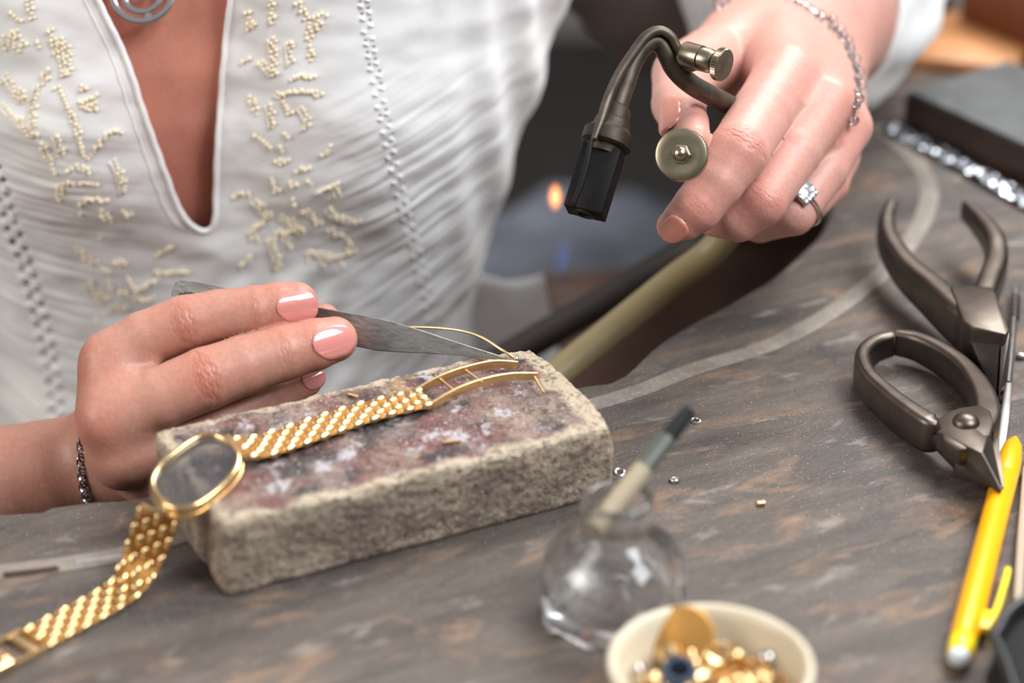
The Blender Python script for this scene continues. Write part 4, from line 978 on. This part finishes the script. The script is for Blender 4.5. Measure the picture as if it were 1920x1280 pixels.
# ---- torso surface (phi around, z up)
CX = -97.0
def torso(phi, z, off=0.0, folds=True):
    z = np.asarray(z, float)
    a = np.interp(z, [-300, -150, -110, -62, -22, 10, 40, 74, 110, 170, 260], [118, 98, 86, 81, 92, 101, 110, 121, 130, 150, 165]) - off
    b = np.interp(z, [-300, -150, -60, 0, 60, 120, 260], [110, 112, 118, 126, 136, 140, 120]) - off
    a = np.where(np.asarray(phi) < 0, a * 1.5, a)
    x = CX + a * np.sin(phi); y = 900 - b * np.sign(np.cos(phi)) * np.abs(np.cos(phi)) ** .8
    for bx_, s_ in ((CX - 58, 1), (CX + 60, 1)):
        g = np.exp(-((x - bx_)/36)**2 - ((z - 48)/42)**2) * np.clip(np.cos(phi)*2, 0, 1)
        y = y - g * 13
    if off == 0: y = y + 5*np.exp(-((x - CX)/14)**2) * np.clip((z-10)/60, 0, 1) * np.clip(np.cos(phi), 0, 1)
    return x, y, z
def grid(phis, zs, off, fold):
    PH, ZZ = np.meshgrid(phis, zs, indexing='ij'); x, y, z = torso(PH, ZZ, off)
    P = np.stack([x, y, z], -1)
    if fold:
        dphi = np.gradient(P, axis=0); dz = np.gradient(P, axis=1); N = np.cross(dphi, dz); N /= np.linalg.norm(N, axis=-1, keepdims=True) + 1e-9
        if N[len(phis)//2, len(zs)//2, 1] > 0: N = -N
        s_ = x - CX; D = np.zeros_like(x)
        # gathers: horizontal ripples around the left openwork line, diagonal ones under the right breast
        qx = s_ + (z - 40) * -.18
        g1 = np.exp(-((qx + 72)/24)**2) * np.clip((70 - z)/40, 0, 1)
        D += g1 * .42 * np.sin(z*.8 + 2.2*np.sin(z*.33) + s_*.12 + 1.5*np.sin(s_*.07)) 
        D += g1 * .25 * np.sin(z*1.9 + s_*.3)
        g2 = np.exp(-((s_ - 68 + (z-20)*.15)/26)**2) * np.clip((85 - z)/60, 0, 1)
        ph2 = z*.95 - s_*.42; D += g2 * .42 * np.sin(ph2*.85 + 1.5*np.sin(ph2*.37) + 1.2*np.sin(s_*.08)) + g2*.18*np.sin(ph2*2.1 + s_*.1)
        g3 = np.exp(-((s_ - 18)/22)**2) * np.clip((10 - z)/30, 0, 1); D += g3 * 1.4 * np.sin(s_*.35 - z*.28)
        g4 = np.clip((s_ - 70)/30, 0, 1); D += g4 * 1.6 * np.sin(s_*.42 + z*.03)
        sh = P.reshape(-1, 3); nz_ = np.array([noise.fractal(Vector((p[0]*.03, p[2]*.045, 3.1)), 1, 2, 3) for p in sh]).reshape(x.shape)
        D += nz_ * 1.5
        P = P + N * D[..., None]
    return P
phis = np.linspace(-1.5, 2.2, 460); zs = np.linspace(-140, 200, 400)
G = grid(phis, zs, 0, True); nP, nZ = G.shape[:2]; GV = G.reshape(-1, 3)
ii, jj = np.meshgrid(np.arange(nP-1), np.arange(nZ-1), indexing='ij'); q = (ii*nZ + jj).ravel()
GF = np.stack([q, q+nZ, q+nZ+1, q+1], 1)
neck = [(-40, -500), (60, -330), (120, -150), (160, -60), (185, 0), (205, 42), (225, 82), (246, 135), (263, 190), (282, 245), (298, 290), (314, 335), (330, 378), (345, 405), (360, 422), (378, 432), (391, 431), (401, 419), (404, 395), (405, 340), (408, 270), (414, 180), (421, 90), (428, 30), (432, 0), (440, -80), (470, -200), (560, -500)]
nks = smooth_path([(x, y, 0) for x, y in neck], 6)[:, :2]
gx, gy, gd = proj(GV); front = GV[:, 1] < 905
fx, fy = gx[GF].mean(1), gy[GF].mean(1)
rm = inpoly(fx, fy, nks) & front[GF].all(1)
# openwork holes
def holes(path, rows, step, hw, hh, slant=0):
    pth = smooth_path([(x, y, 0) for x, y in path], 10)[:, :2]; seg = np.linalg.norm(np.diff(pth, axis=0), axis=1); cum = np.concatenate([[0], np.cumsum(seg)])
    out = []
    for r_i, off in enumerate(rows):
        s = (r_i % 2) * step * .5
        while s < cum[-1]:
            x, y = np.interp(s, cum, pth[:, 0]), np.interp(s, cum, pth[:, 1]); out.append((x + off, y, hw, hh)); s += step
    return out
hl = holes([(-14, 300), (8, 380), (42, 480), (66, 560), (84, 630), (98, 700), (106, 775), (110, 830)], (-9, 10), 27, 6.0, 4.2)
hr = holes([(680, -20), (690, 60), (704, 140), (722, 230), (742, 320), (762, 400), (785, 480), (803, 560), (815, 640)], (-7, 7), 24, 2.4, 1.8)
for (x, y, a_, b_) in hl + hr:
    rm |= (((fx - x)*.9 + (fy - y)*.35)/a_)**2 + ((fy - y)/b_)**2 < 1
blouse_V = GV; blouse_F = GF[~rm]
body_c = []
# skin of chest (inner surface with cleavage)
phi2 = np.linspace(-1.5, 1.6, 150); zs2 = np.linspace(-60, 230, 150)
PH, ZZ = np.meshgrid(phi2, zs2, indexing='ij'); x, y, z = torso(PH, ZZ, 7.0)
cl = x - (CX + 1 + (z - 20) * -.06)
y = y + np.exp(-(cl/9)**2) * 7 * np.clip((75 - z)/50, 0, 1)
y = y + 14*np.exp(-((x-CX)/50)**2)*np.clip((z-80)/100, 0, 1)
CV = np.stack([x, y, z], -1).reshape(-1, 3); n2 = len(zs2); i2, j2 = np.meshgrid(np.arange(149), np.arange(n2-1), indexing='ij'); q = (i2*n2 + j2).ravel()
CF = np.stack([q, q+n2, q+n2+1, q+1], 1)
CC = np.tile(np.array(c3, np.float32), (len(CV), 1)) * (1 + .06*fbm(CV, .05, 3))[:, None].astype(np.float32)
# upper arms / shoulders so that the figure goes on outside the frame
def f3(P):
    a = chain(P, [(arm2[3][0], 34), (np.array([190., 1140, 150]), 38), (np.array([95., 1020, 260]), 40), (np.array([20., 960, 290]), 50)], 20)
    b = chain(P, [(arm1[4][0], 24), (arm1[5][0], 34), (np.array([-330., 880, 60]), 42), (np.array([-280., 930, 250]), 50), (np.array([-220., 950, 290]), 52)], 20)
    t = chain(P, [(np.array([-30., 960, 270]), 55), (np.array([-180., 960, 270]), 55), (np.array([-150., 970, 0]), 80), (np.array([-97., 980, -250]), 95)], 30)
    n_ = cone(P, np.array([-97., 960, 270]), np.array([-97., 945, 390]), 55, 48)
    return smin(smin(smin(a, b, 20), t, 30), n_, 25)
V3_, F3_ = surfnet(f3, (-420, 790, -360), (290, 1160, 400), 9.0)
C3_ = np.tile(np.array(c1, np.float32), (len(V3_), 1))
BV = np.concatenate([V1_, V2_, CV, V3_]); o1 = len(V1_); o2 = o1 + len(V2_); o3 = o2 + len(CV)
BF = np.concatenate([F1_, F2_ + o1, CF + o2, F3_ + o3]); BC = np.concatenate([C1_, C2_, CC, C3_])
body = mk('body', BV, BF, SKIN, person, angle=180, cols=BC)
bl = mk('blouse', blouse_V, blouse_F, CLOTH, person, angle=180)
sm_ = bl.modifiers.new('thickness', 'SOLIDIFY'); sm_.thickness = .0006; sm_.offset = -1
# lookups from picture position to the cloth surface
FG = GV[front]; fgx, fgy = gx[front], gy[front]
NG = np.cross(np.gradient(G, axis=0), np.gradient(G, axis=1)).reshape(-1, 3); NG /= np.linalg.norm(NG, axis=1, keepdims=True) + 1e-9
if NG[np.argmin((gx-700)**2 + (gy-300)**2)][1] > 0: NG = -NG
NF = NG[front]
def onc(x, y):
    d = (fgx - x)**2 + (fgy - y)**2; k = np.argpartition(d, 5)[:5]; w = 1/(d[k] + .5); w /= w.sum()
    return (FG[k]*w[:, None]).sum(0), nrm((NF[k]*w[:, None]).sum(0))
hem = []
for x, y in nks[10:-8]:
    p, n_ = onc(x, y); hem.append(p + n_*.2)
hem = np.array(hem); hem[1:-1] = (hem[:-2] + hem[1:-1]*2 + hem[2:])/4
V, F = tube(hem, .95, 8); mk('neckline_hem', V, F, CLOTH, bl, angle=180)
hem2 = []
for (x, y) in [(x - 26 if i < 95 else x, y) for i, (x, y) in enumerate(nks[12:95])]:
    p, n_ = onc(x, y); hem2.append(p + n_*.1)
V, F = tube(np.array(hem2), .28, 6); mk('neckline_seam', V, F, CLOTH, bl, angle=180)
# drawn-thread stitches along the openwork
V = []; F = []
def add(VF):
    global V, F
    b = len(V); V += [tuple(v) for v in VF[0]]; F += [[i + b for i in f] for f in VF[1]]
for hs, sc in ((hl, 1.0), (hr, .6)):
    for (x, y, a_, b_) in hs:
        if -10 < x < 1000 and -10 < y < 900:
            p, n_ = onc(x + 1, y + 13*sc); ax = nrm(onc(x + 9, y + 17*sc)[0] - p); up_ = np.cross(n_, ax)
            add(sellips(p + n_*.35, ax*1.9*sc, up_*.75*sc, n_*.55, .9, 8, 5))
mk('openwork_stitches', V, F, CLOTH, bl, angle=180, kind='stuff')
EMB = [[(55,0),(57,15),(60,35)],[(20,25),(35,38),(45,40)],[(0,68),(12,95)],[(28,58),(22,80),(38,98)],[(38,68),(45,85)],[(25,62),(30,75)],[(70,80),(78,92)],[(95,58),(100,75),(105,95),(112,115),(118,135),(125,145)],[(118,72),(125,88),(130,105),(130,130),(125,142)],[(112,85),(118,105),(125,120)],[(14,140),(22,152),(30,165),(42,178),(48,190)],[(8,155),(14,165),(30,178),(45,190)],[(5,195),(15,205),(25,215),(38,225),(48,238),(58,250),(70,255)],[(90,130),(80,145),(90,150),(100,145)],[(75,160),(68,180),(64,200),(64,220),(66,240)],[(108,165),(118,178),(125,195),(133,212),(140,228),(145,245),(150,262),(155,280),(160,295),(172,295)],[(155,160),(160,172)],[(155,190),(160,203)],[(160,190),(175,182),(188,172)],[(165,200),(178,205),(188,202)],[(172,195),(186,190)],[(172,290),(182,275),(192,260),(205,250),(218,245),(228,250)],[(108,255),(113,270),(118,285),(122,290)],[(78,270),(85,282),(92,300),(100,315),(106,325)],[(215,300),(222,315),(228,330),(232,345),(234,362)],[(108,350),(118,343),(130,345),(145,345),(160,342),(175,345),(188,350)],[(112,355),(112,378)],[(125,322),(135,318)],[(145,310),(160,318),(175,325)],[(148,385),(160,375),(172,372),(185,375),(198,378)],[(150,400),(150,405)],[(190,395),(200,408),(212,418)],[(232,395),(240,405),(248,398)],
[(145,465),(155,475),(168,485),(180,492)],[(188,447),(195,448)],[(222,490),(230,495)],[(190,500),(200,508),(208,512)],[(300,478),(310,470),(322,462)],[(295,508),(310,512),(325,512)],[(335,510),(345,508),(355,512)],[(170,530),(178,545),(185,555),(198,562)],[(205,530),(212,545)],[(240,520),(250,535),(262,548)],[(270,540),(280,530),(295,525)],[(225,545),(240,555),(255,560)],[(185,600),(190,600)],[(200,585),(203,587)],[(260,560),(275,565),(290,555)],[(215,575),(235,580)],
[(465,25),(468,40),(475,50)],[(470,52),(478,45)],[(508,0),(510,30),(508,45)],[(512,70),(513,85),(514,100),(515,118),(512,135)],[(560,5),(568,20),(575,30),(580,45),(580,60),(582,75),(583,90),(583,105),(583,120)],[(592,30),(598,45),(596,55)],[(605,25),(612,30)],[(543,80),(545,95),(546,110),(547,122)],[(453,118),(462,112),(470,110)],[(488,118),(498,122),(508,132),(515,140)],[(550,150),(560,140),(570,145),(582,142),(590,150)],[(522,175),(530,180),(535,175),(545,172),(560,170),(575,170),(595,172),(602,180)],[(470,180),(473,190),(478,205),(482,215)],[(508,195),(510,210),(512,225),(513,240)],[(530,190),(540,205),(545,215)],[(567,200),(575,215),(580,230),(573,242)],[(478,255),(488,262),(498,268),(508,278)],[(535,250),(542,258)],[(525,275),(530,282)],[(522,300),(530,305),(540,298)],[(620,275),(612,285),(608,292)],[(560,320),(570,315),(580,318)],[(510,335),(515,350),(520,360)],[(545,342),(555,350)],[(578,340),(585,345)],[(600,360),(615,352),(630,345),(633,360),(625,370)],[(440,370),(450,362),(462,362),(470,370)],[(480,375),(490,385),(500,398),(508,405)],[(550,375),(555,390)],[(620,390),(625,400),(640,408),(655,412),(672,415)],[(505,405),(495,415),(480,425),(470,440),(480,450),(490,455)],[(530,405),(545,415),(560,428),(575,440)],[(560,428),(545,432),(525,435),(510,440)],[(510,450),(515,465),(520,480),(522,500)],[(470,480),(460,490),(450,500)],[(575,395),(600,420)],[(620,430),(635,440),(650,445),(655,460),(650,470)],[(580,470),(600,475),(620,482),(640,478),(665,470)],[(600,490),(612,500)],[(638,490),(645,505)],[(578,480),(580,495)],[(530,440),(540,455),(545,465)]]
V = []; F = []
for ch in EMB:
    pth = smooth_path([(x, y, 0) for x, y in ch], 6)[:, :2]; seg = np.linalg.norm(np.diff(pth, axis=0), axis=1); cum = np.concatenate([[0], np.cumsum(seg)]); s = 0; right = ch[0][0] > 430
    while s <= cum[-1]:
        x, y = np.interp(s, cum, pth[:, 0]) + rng.randn()*.8, np.interp(s, cum, pth[:, 1]) + rng.randn()*.8
        reps = [(0, 0)] if rng.rand() < .6 else [(-4.5, 2), (4.5, -1.5)]
        for dx_, dy_ in reps:
            p, n_ = onc(x + dx_, y + dy_); a_ = nrm(np.cross(n_, rng.randn(3))); b_ = np.cross(n_, a_); r0 = rng.uniform(.6, .86)
            add(sellips(p + n_*r0*.35, a_*r0*1.1, b_*r0*.85, n_*r0*.75, 1, 8, 5))
        s += 8.6
mk('embroidery_knots', V, F, KNOT, bl, angle=180, kind='stuff')
# faint tone-on-tone embroidery stems
V = []; F = []
for ch in EMB[::2]:
    if len(ch) > 3:
        pth = [onc(x - 9, y + 4) for x, y in ch]; add(tube(smooth_path([p + n_*.25 for p, n_ in pth], 3), .4, 6))
mk('embroidery_stems', V, F, simple('ecru_thread', srgb(238, 230, 215), .85), bl, angle=180, kind='stuff')
# lower blouse flare seen past the brick
hx = []; zz = np.linspace(-120, -40, 18)
V = []; F = []; nA = 26
for i in range(18):
    t = i/17.0; z = -45 - 75*t
    for j in range(nA):
        s_ = j/(nA-1.0); x = -60 + s_*(72 + 14*t); y = 868 + 10*math.sin(s_*5) + 6*t*math.sin(s_*11+1) + 40*max(0, s_-.8)
        V.append((x, y, z))
for i in range(17):
    for j in range(nA-1): a = i*nA+j; F.append([a, a+1, a+nA+1, a+nA])
o = mk('blouse_hem', V, F, CLOTH, person, angle=180); sm_ = o.modifiers.new('thickness', 'SOLIDIFY'); sm_.thickness = .0008
# sleeve with cuff on the torch arm
sa, sb_ = Dp(1512, 8, 912), Dp(1535, -95, 1060); sx = nrm(sb_ - sa); 
def sleeve(ts, rs):
    P = []; n_ = 72; x_, y_, z_ = basis(sx); Vv = []; Ff = []
    for i, (t, r) in enumerate(zip(ts, rs)):
        for j in range(n_):
            a = 2*math.pi*j/n_; w = 1 + .035*math.sin(a*9 + t*.05) * min(1, max(0, t)/12) + .02*math.sin(a*4 + t*.11)
            Vv.append(sa + sx*t + (x_*math.cos(a) + y_*math.sin(a))*r*w)
    for i in range(len(ts)-1):
        for j in range(n_): Ff.append([i*n_+j, i*n_+(j+1) % n_, (i+1)*n_+(j+1) % n_, (i+1)*n_+j])
    return np.array(Vv), Ff
V, F = sleeve([0, 1.0, 3, 7, 12, 20, 32, 50, 80, 120, 170, 230], [34.2, 35.4, 36.4, 38, 41.5, 46, 50, 52, 53, 54, 55, 57])
o = mk('sleeve', V, F, CLOTH, person, angle=180); sm_ = o.modifiers.new('thickness', 'SOLIDIFY'); sm_.thickness = .0012
V = []; F = []; x_, y_, z_ = basis(sx)
for t in (0.2, 8.5):
    ring_ = np.array([sa + sx*t + (x_*math.cos(a) + y_*math.sin(a))*(35.0 if t < 1 else 39.3) for a in np.arange(72)/72*2*math.pi]); add(tube(ring_, 1.0 if t < 1 else .5, 8, closed=True))
mk('cuff_piping', V, F, CLOTH, o, angle=180)
for k in range(26):       # thread loops of the cuff edge
    pass
# upper sleeve with its shade put into the colour, and trousers behind
up1 = smooth_path([Dp(1420, 10, 1060), Dp(1280, -85, 1010), Dp(1080, -190, 970), Dp(900, -330, 950)], 6)
V, F = tube(up1, 44, 40); V = V + np.stack([fbm(V, .03, 2)*8]*3, 1); mk('upper_sleeve', V, F, SHADEDC, person, angle=180)
lap = []; nA, nB = 60, 50
for i in range(nA):
    for j in range(nB):
        x = -330 + 430*i/(nA-1); y = 900 + 420*j/(nB-1)
        z = -185 + 55*math.exp(-((x-40)/95)**2) + 55*math.exp(-((x+230)/95)**2) - .0009*(y-1000)**2
        z += noise.fractal(Vector((x*.02, y*.02, 1.3)), 1, 2, 3)*12 + 5*math.sin(x*.09 + y*.05)
        lap.append((x, y, z))
F = []
for i in range(nA-1):
    for j in range(nB-1): a = i*nB+j; F.append([a, a+nB, a+nB+1, a+1])
o = mk('trousers', lap, F, DENIM, person, angle=180); sm_ = o.modifiers.new('thickness', 'SOLIDIFY'); sm_.thickness = .004; sm_.offset = -1
# leather skin slung under the bench and the stool
V = []; F = []
for i in range(40):
    for j in range(24):
        x = -160 + 300*i/39; y = 720 + 265*j/23; z = -60 - 45*math.sin(math.pi*j/23) - 25*j/23 + noise.noise(Vector((x*.03, y*.03, 5)))*8 - 20*math.sin(math.pi*i/39)
        V.append((x, y, z))
for i in range(39):
    for j in range(23): a = i*24+j; F.append([a, a+24, a+25, a+1])
o = mk('leather_bench_skin', V, F, BROWNC, angle=180, label='brown leather catch skin slung in the shade beneath the bench cutout', cat='leather'); sm_ = o.modifiers.new('thickness', 'SOLIDIFY'); sm_.thickness = .002

# ---- nails
def nail(p, ax, nor, Ln_, Wn, R, name='fingernail', mat=NAIL, lift=0.0, label=None, flip=False, tipc=.18):
    ax = nrm(ax); nor = nrm(nor - ax*(nor@ax)); sd = np.cross(ax, nor); V = []; nu, nv = 18, 15
    for layer in (0, 1):
        for i in range(nu):
            u = -1 + 2*i/(nu-1)
            if u < 0: w = (1 - abs(u)**2.6*.55) if u > -1 else .45
            else: w = (1 - abs(u)**3.2) ** .5
            w = max(w, .02) if u > 0 else max(w*(1-abs(u)**9)**.5, .02)
            for j in range(nv):
                v = (-1 + 2*j/(nv-1)) * w; th = v*Wn/2/R
                drop = R*(1-math.cos(th)) ; lf_ = -tipc*Ln_*(u+1)**2*.12
                rr_ = nor * (-drop + lf_ + lift + (0.0 if layer else -.55)) + sd * (R*math.sin(th)) + ax*(u*Ln_/2)
                V.append(p + rr_)
    n1 = nu*nv; F = []
    for i in range(nu-1):
        for j in range(nv-1):
            a = i*nv+j; F.append([n1+a, n1+a+1, n1+a+nv+1, n1+a+nv]); F.append([a, a+nv, a+nv+1, a+1])
    for i in range(nu-1):
        for j in (0, nv-1): a = i*nv+j; F.append([a, a+nv, n1+a+nv, n1+a])
    for j in range(nv-1):
        for i in (0, nu-1): a = i*nv+j; F.append([a, a+1, n1+a+1, n1+a])
    return mk(name, V, F, mat, person, angle=70, label=label)
def snap(f, p, dirn):
    lo_, hi_ = -16.0, 16.0
    for _ in range(30):
        m_ = (lo_+hi_)/2
        if f((p + dirn*m_)[None])[0] < 0: lo_ = m_
        else: hi_ = m_
    return p + dirn*lo_
def put_nail(f, c, ax, tilt, Ln_, Wn, mat=NAIL, label=None, out=.35, ext=.62):
    ax = nrm(ax); nor = nrm(tocam(c) + np.array(tilt)); nor = nrm(nor - ax*(nor@ax)); sd = np.cross(ax, nor)
    nu, nv = 20, 15; U = np.linspace(-1, 1, nu); Q = []; 
    for u in U:
        w = (1 - abs(u)**2.8) ** .5 if u > 0 else (1 - abs(u)**3.6*.75) * (1 if u > -1 else .97)
        w = max(w, .06)
        for j in range(nv): Q.append(c + ax*u*Ln_/2 + sd*(-1 + 2*j/(nv-1))*w*Wn/2)
    Q = np.array(Q); lo_ = np.full(len(Q), -14.0); hi_ = np.full(len(Q), 14.0)
    for _ in range(26):
        m_ = (lo_+hi_)/2; ins = f(Q + nor*m_[:, None]) < 0; lo_ = np.where(ins, m_, lo_); hi_ = np.where(ins, hi_, m_)
    H = lo_.reshape(nu, nv); a_ = ((Q - c) @ ax).reshape(nu, nv); b_ = ((Q - c) @ sd).reshape(nu, nv)
    m_ = (U < ext*2-1)[:, None] & (np.abs(b_) < Wn*.42)
    A_ = np.stack([np.ones_like(a_), a_, b_, b_**2], -1); cf = np.linalg.lstsq(A_[m_], H[m_], rcond=None)[0]
    fit = A_ @ cf; H = fit + max(0, float((H - fit)[m_].max()))*.6 - .012*np.maximum(a_, 0)**2
    top = Q + nor*(H.ravel()[:, None] + out)
    T_ = top.reshape(nu, nv, 3); T_[:, 0] -= nor*.3; T_[:, -1] -= nor*.3; T_[0] -= nor*.3
    bot = T_.reshape(-1, 3) - nor*.8; V = np.concatenate([bot, T_.reshape(-1, 3)]); n1 = nu*nv; F = []
    for i in range(nu-1):
        for j in range(nv-1):
            a = i*nv+j; F.append([n1+a, n1+a+nv, n1+a+nv+1, n1+a+1]); F.append([a, a+1, a+nv+1, a+nv])
    for i in range(nu-1): a = i*nv; F.append([a, a+nv, n1+a+nv, n1+a]); a += nv-1; F.append([a, n1+a, n1+a+nv, a+nv])
    for j in range(nv-1): a = j; F.append([a, n1+a, n1+a+1, a+1]); a = (nu-1)*nv+j; F.append([a, a+1, n1+a+1, n1+a])
    return mk('fingernail', V, F, mat, person, angle=60, label=label)
iax = nrm(Dp(600, 556, 754) - Dp(515, 578, 753)); max_ = nrm(Dp(672, 622, 753) - Dp(585, 652, 749))
put_nail(f1, Dp(557, 570, 745), iax, (.0, 0, .30), 12.6, 9.2, label='glossy pink fingernail of the index finger')
put_nail(f1, Dp(628, 636, 743), max_, (.0, 0, .25), 14.0, 10.0, label='glossy pink fingernail of the middle finger')
put_nail(f1, Dp(590, 704, 762), nrm(Dp(610, 696, 770) - Dp(540, 726, 765)), (.35, 0, .5), 8.5, 7.0, label='pink fingernail of the ring finger')
nail(Dp(628, 582, 774), nrm(Dp(652, 594, 776) - Dp(600, 585, 776)), nrm((.25, .35, 1)), 9, 8.5, 4.2, label='thumbnail beyond the tweezers', mat=NAILO)
put_nail(f2, Dp(1264, 431, 766), nrm(Dp(1240, 450, 782) - Dp(1290, 408, 768)), (-.2, 0, -.35), 9.5, 8.4, mat=NAILN, label='natural index fingernail of the torch hand')
put_nail(f2, Dp(1258, 222, 778), nrm(Dp(1246, 262, 760) - Dp(1262, 190, 784)), (-.75, .3, .55), 15.0, 10.5, mat=NAILN, label='natural thumbnail of the torch hand', ext=.55)

# ================================================================== jewellery
# pendant: flat concentric rings on the chest
def chest_pt(px, py):
    cx_, cy_, _ = proj(CV); m_ = CV[:, 1] < 900; d = (cx_ - px)**2 + (cy_ - py)**2; d[~m_] = 1e9; return CV[np.argmin(d)]
pc = chest_pt(262, -14); pn = nrm(tocam(pc) + np.array([0, 0, .3])); X_, Y_, Z_ = basis(pn)
X_ = np.array([1., 0, 0]); Y_ = nrm(np.cross(pn, X_)); 
pendant = empty('pendant', pc, 'round silver spiral pendant resting on the bare chest', 'pendant')
def cring(R, r_, off, nm):
    a = np.arange(48)/48*2*math.pi; pth = np.array([pc + pn*2.6 + X_*math.cos(q)*R + Y_*(math.sin(q)*R + off) for q in a])
    V, F = sweep(pth, rrect(r_*2.2, r_*1.4, r_*.4, 2), up=pn, closed=True); mk(nm, V, F, SILVER, pendant)
sg = 1 if (pc + Y_*5)[2] > pc[2] else -1
cring(10.3, .95, 0, 'outer_ring'); cring(6.3, .9, -sg*.8, 'inner_ring'); cring(2.6, .8, sg*.6, 'centre_ring')
for a_ in (-.35,):
    p_ = pc + pn*2.6 - Y_*sg*8.6 + X_*2.2; V, F = lathe([(1.2, -.6), (1.2, .6)], p_, pn, 12); mk('ring_joint', V, F, SILVER, pendant)
p_ = pc + pn*2.6; V, F = tube([p_ + Y_*sg*10, p_ + Y_*sg*40 + X_*12, p_ + Y_*sg*90 + X_*30 + np.array([0, 30, 0])], .6, 6); mk('neck_chain', V, F, SILVER, pendant)
# chain bracelet on the right wrist (left in the photo)
def wrist_ring(f, c, ax, n, flare=0, R0=40):
    x_, y_, z_ = basis(ax); out = []
    for a in np.arange(n)/n*2*math.pi:
        d_ = x_*math.cos(a) + y_*math.sin(a); lo_, hi_ = 0.0, float(R0)
        for _ in range(24):
            m_ = (lo_+hi_)/2
            if f((c + d_*m_)[None])[0] < 0: lo_ = m_
            else: hi_ = m_
        out.append((c + d_*(lo_ + .9), d_))
    return out
wc = Dp(203, 876, 798); wax = nrm(_rt - .07*_up - .22*_fw)
br1 = empty('chain_bracelet', wc, 'silver link chain bracelet on the wrist beside the brick', 'bracelet')
wr = wrist_ring(f1, wc, wax, 64)
cp = np.array([p for p, d in wr])
V = []; F = []
tv, tf = None, None
proto_l = None
for k in range(64):
    p, d_ = wr[k]; t = nrm(cp[(k+1) % 64] - cp[k-1]); e1 = d_ if k % 2 else np.cross(t, d_); e1 = nrm(e1 + .35*(np.cross(t, d_) if k % 2 else d_)); q_ = np.arange(12)/12*2*math.pi
    L_ = np.linalg.norm(cp[(k+1) % 64] - cp[k-1])*.5
    pth = np.array([p + t*math.cos(a)*L_*.85 + e1*math.sin(a)*1.35 for a in q_]); V, F = tube(pth, .42, 6, closed=True)
    mk('chain_link', V, F, SILVER, br1)
# beaded crystal bracelet on the left wrist
wc2 = Dp(1484, 95, 878)
bpx = [(1352, 8), (1376, -4), (1420, -16), (1470, -8), (1500, 2), (1519, 15), (1538, 29), (1560, 36), (1562, 50), (1575, 55), (1580, 68), (1590, 76), (1593, 90), (1597, 103), (1604, 111), (1605, 124), (1611, 134), (1609, 147), (1614, 158), (1608, 171), (1610, 184), (1606, 197), (1600, 225)]
br2 = empty('crystal_bracelet', Dp(1590, 100, 850), 'fine bracelet of small clear beads on the wrist of the torch hand', 'bracelet')
pp_ = []
for (x, y) in bpx:
    lo_, hi_ = 700., 900.; hit = None
    for d in np.linspace(760, 900, 141):
        if f2(Dp(x, y, d)[None])[0] < 1.0: hit = d; break
    pp_.append(Dp(x, y, (hit if hit else (pp_hit if 'pp_hit' in globals() else 860)) - .8)); pp_hit = hit or 860
bvs, bfs = sellips((0, 0, 0), np.array([1., 0, 0]), np.array([0, 1., 0]), np.array([0, 0, 1.]), 1, 12, 8); bm0 = None
for i, p in enumerate(pp_):
    big_ = i % 2 == 0 or i in (7, 9, 11)
    if bm0 is None: o = mk('bead', bvs, bfs, CRYS, br2, origin=(0, 0, 0), angle=180); bm0 = o
    else: o = bm0.copy(); COL.objects.link(o)
    o.location = Vector(p - WL[br2.name]) * S; o.scale = (1.6,)*3 if big_ else (1.1,)*3
    V, F = tube(np.array([p + (x_*math.cos(a) + y_*math.sin(a))*(1.75 if big_ else 1.25) for x_, y_, z_ in (basis(tocam(p)),) for a in np.arange(16)/16*6.2832]), .22, 6, closed=True)
    mk('bead_setting', V, F, SILVER, br2)
V, F = tube(smooth_path(pp_, 4), .28, 6); mk('bracelet_thread', V, F, SILVER, br2)
# square ring
rgc = Dp(1502, 363, 790); 
for d in np.linspace(760, 840, 161):
    if f2(Dp(1502, 363, d)[None])[0] < 0: rgc = Dp(1502, 363, d); break
gring = empty('gemstone_ring', rgc, 'silver ring with a square cluster of sparkling stones on the torch hand', 'ring')
rax = nrm(H2['ring'][2][0] - H2['ring'][1][0]); rn = tocam(rgc) + np.array([.2, 0, -.1]); rn = nrm(rn - rax*(rn@rax)); rs_ = np.cross(rax, rn)
r1_ = _rt + _up*.85; r1_ = nrm(r1_ - rn*(r1_@rn)); r2_ = nrm(np.cross(rn, r1_)); rgc = rgc + rn*1.6
V, F = boxm(rgc + rn*.6, r1_*3.6, r2_*3.6, rn*1.1, .4); mk('setting', V, F, STEELB, gring)
CL = simple('brilliant_stone', srgb(225, 228, 235), .08, .6)
for i in range(4):
    for j in range(4):
        if (i, j) in ((1, 2),): continue
        c = rgc + rn*1.75 + r1_*(i-1.5)*1.75 + r2_*(j-1.5)*1.75
        V, F = lathe([(.35, -.5), (.82, 0), (.55, .38), (.01, .45)], c, rn + rng.randn(3)*.12, 8); mk('stone', V, F, CL, gring, smooth=False)
rcn = H2['ring'][1][0] + rax*((rgc - H2['ring'][1][0])@rax); wr2 = wrist_ring(lambda P: chain(P, H2['ring']), rcn, rax, 40, R0=16)
V, F = tube(np.array([p for p, d in wr2]), .6, 8, closed=True); mk('band', V, F, SILVER, gring)
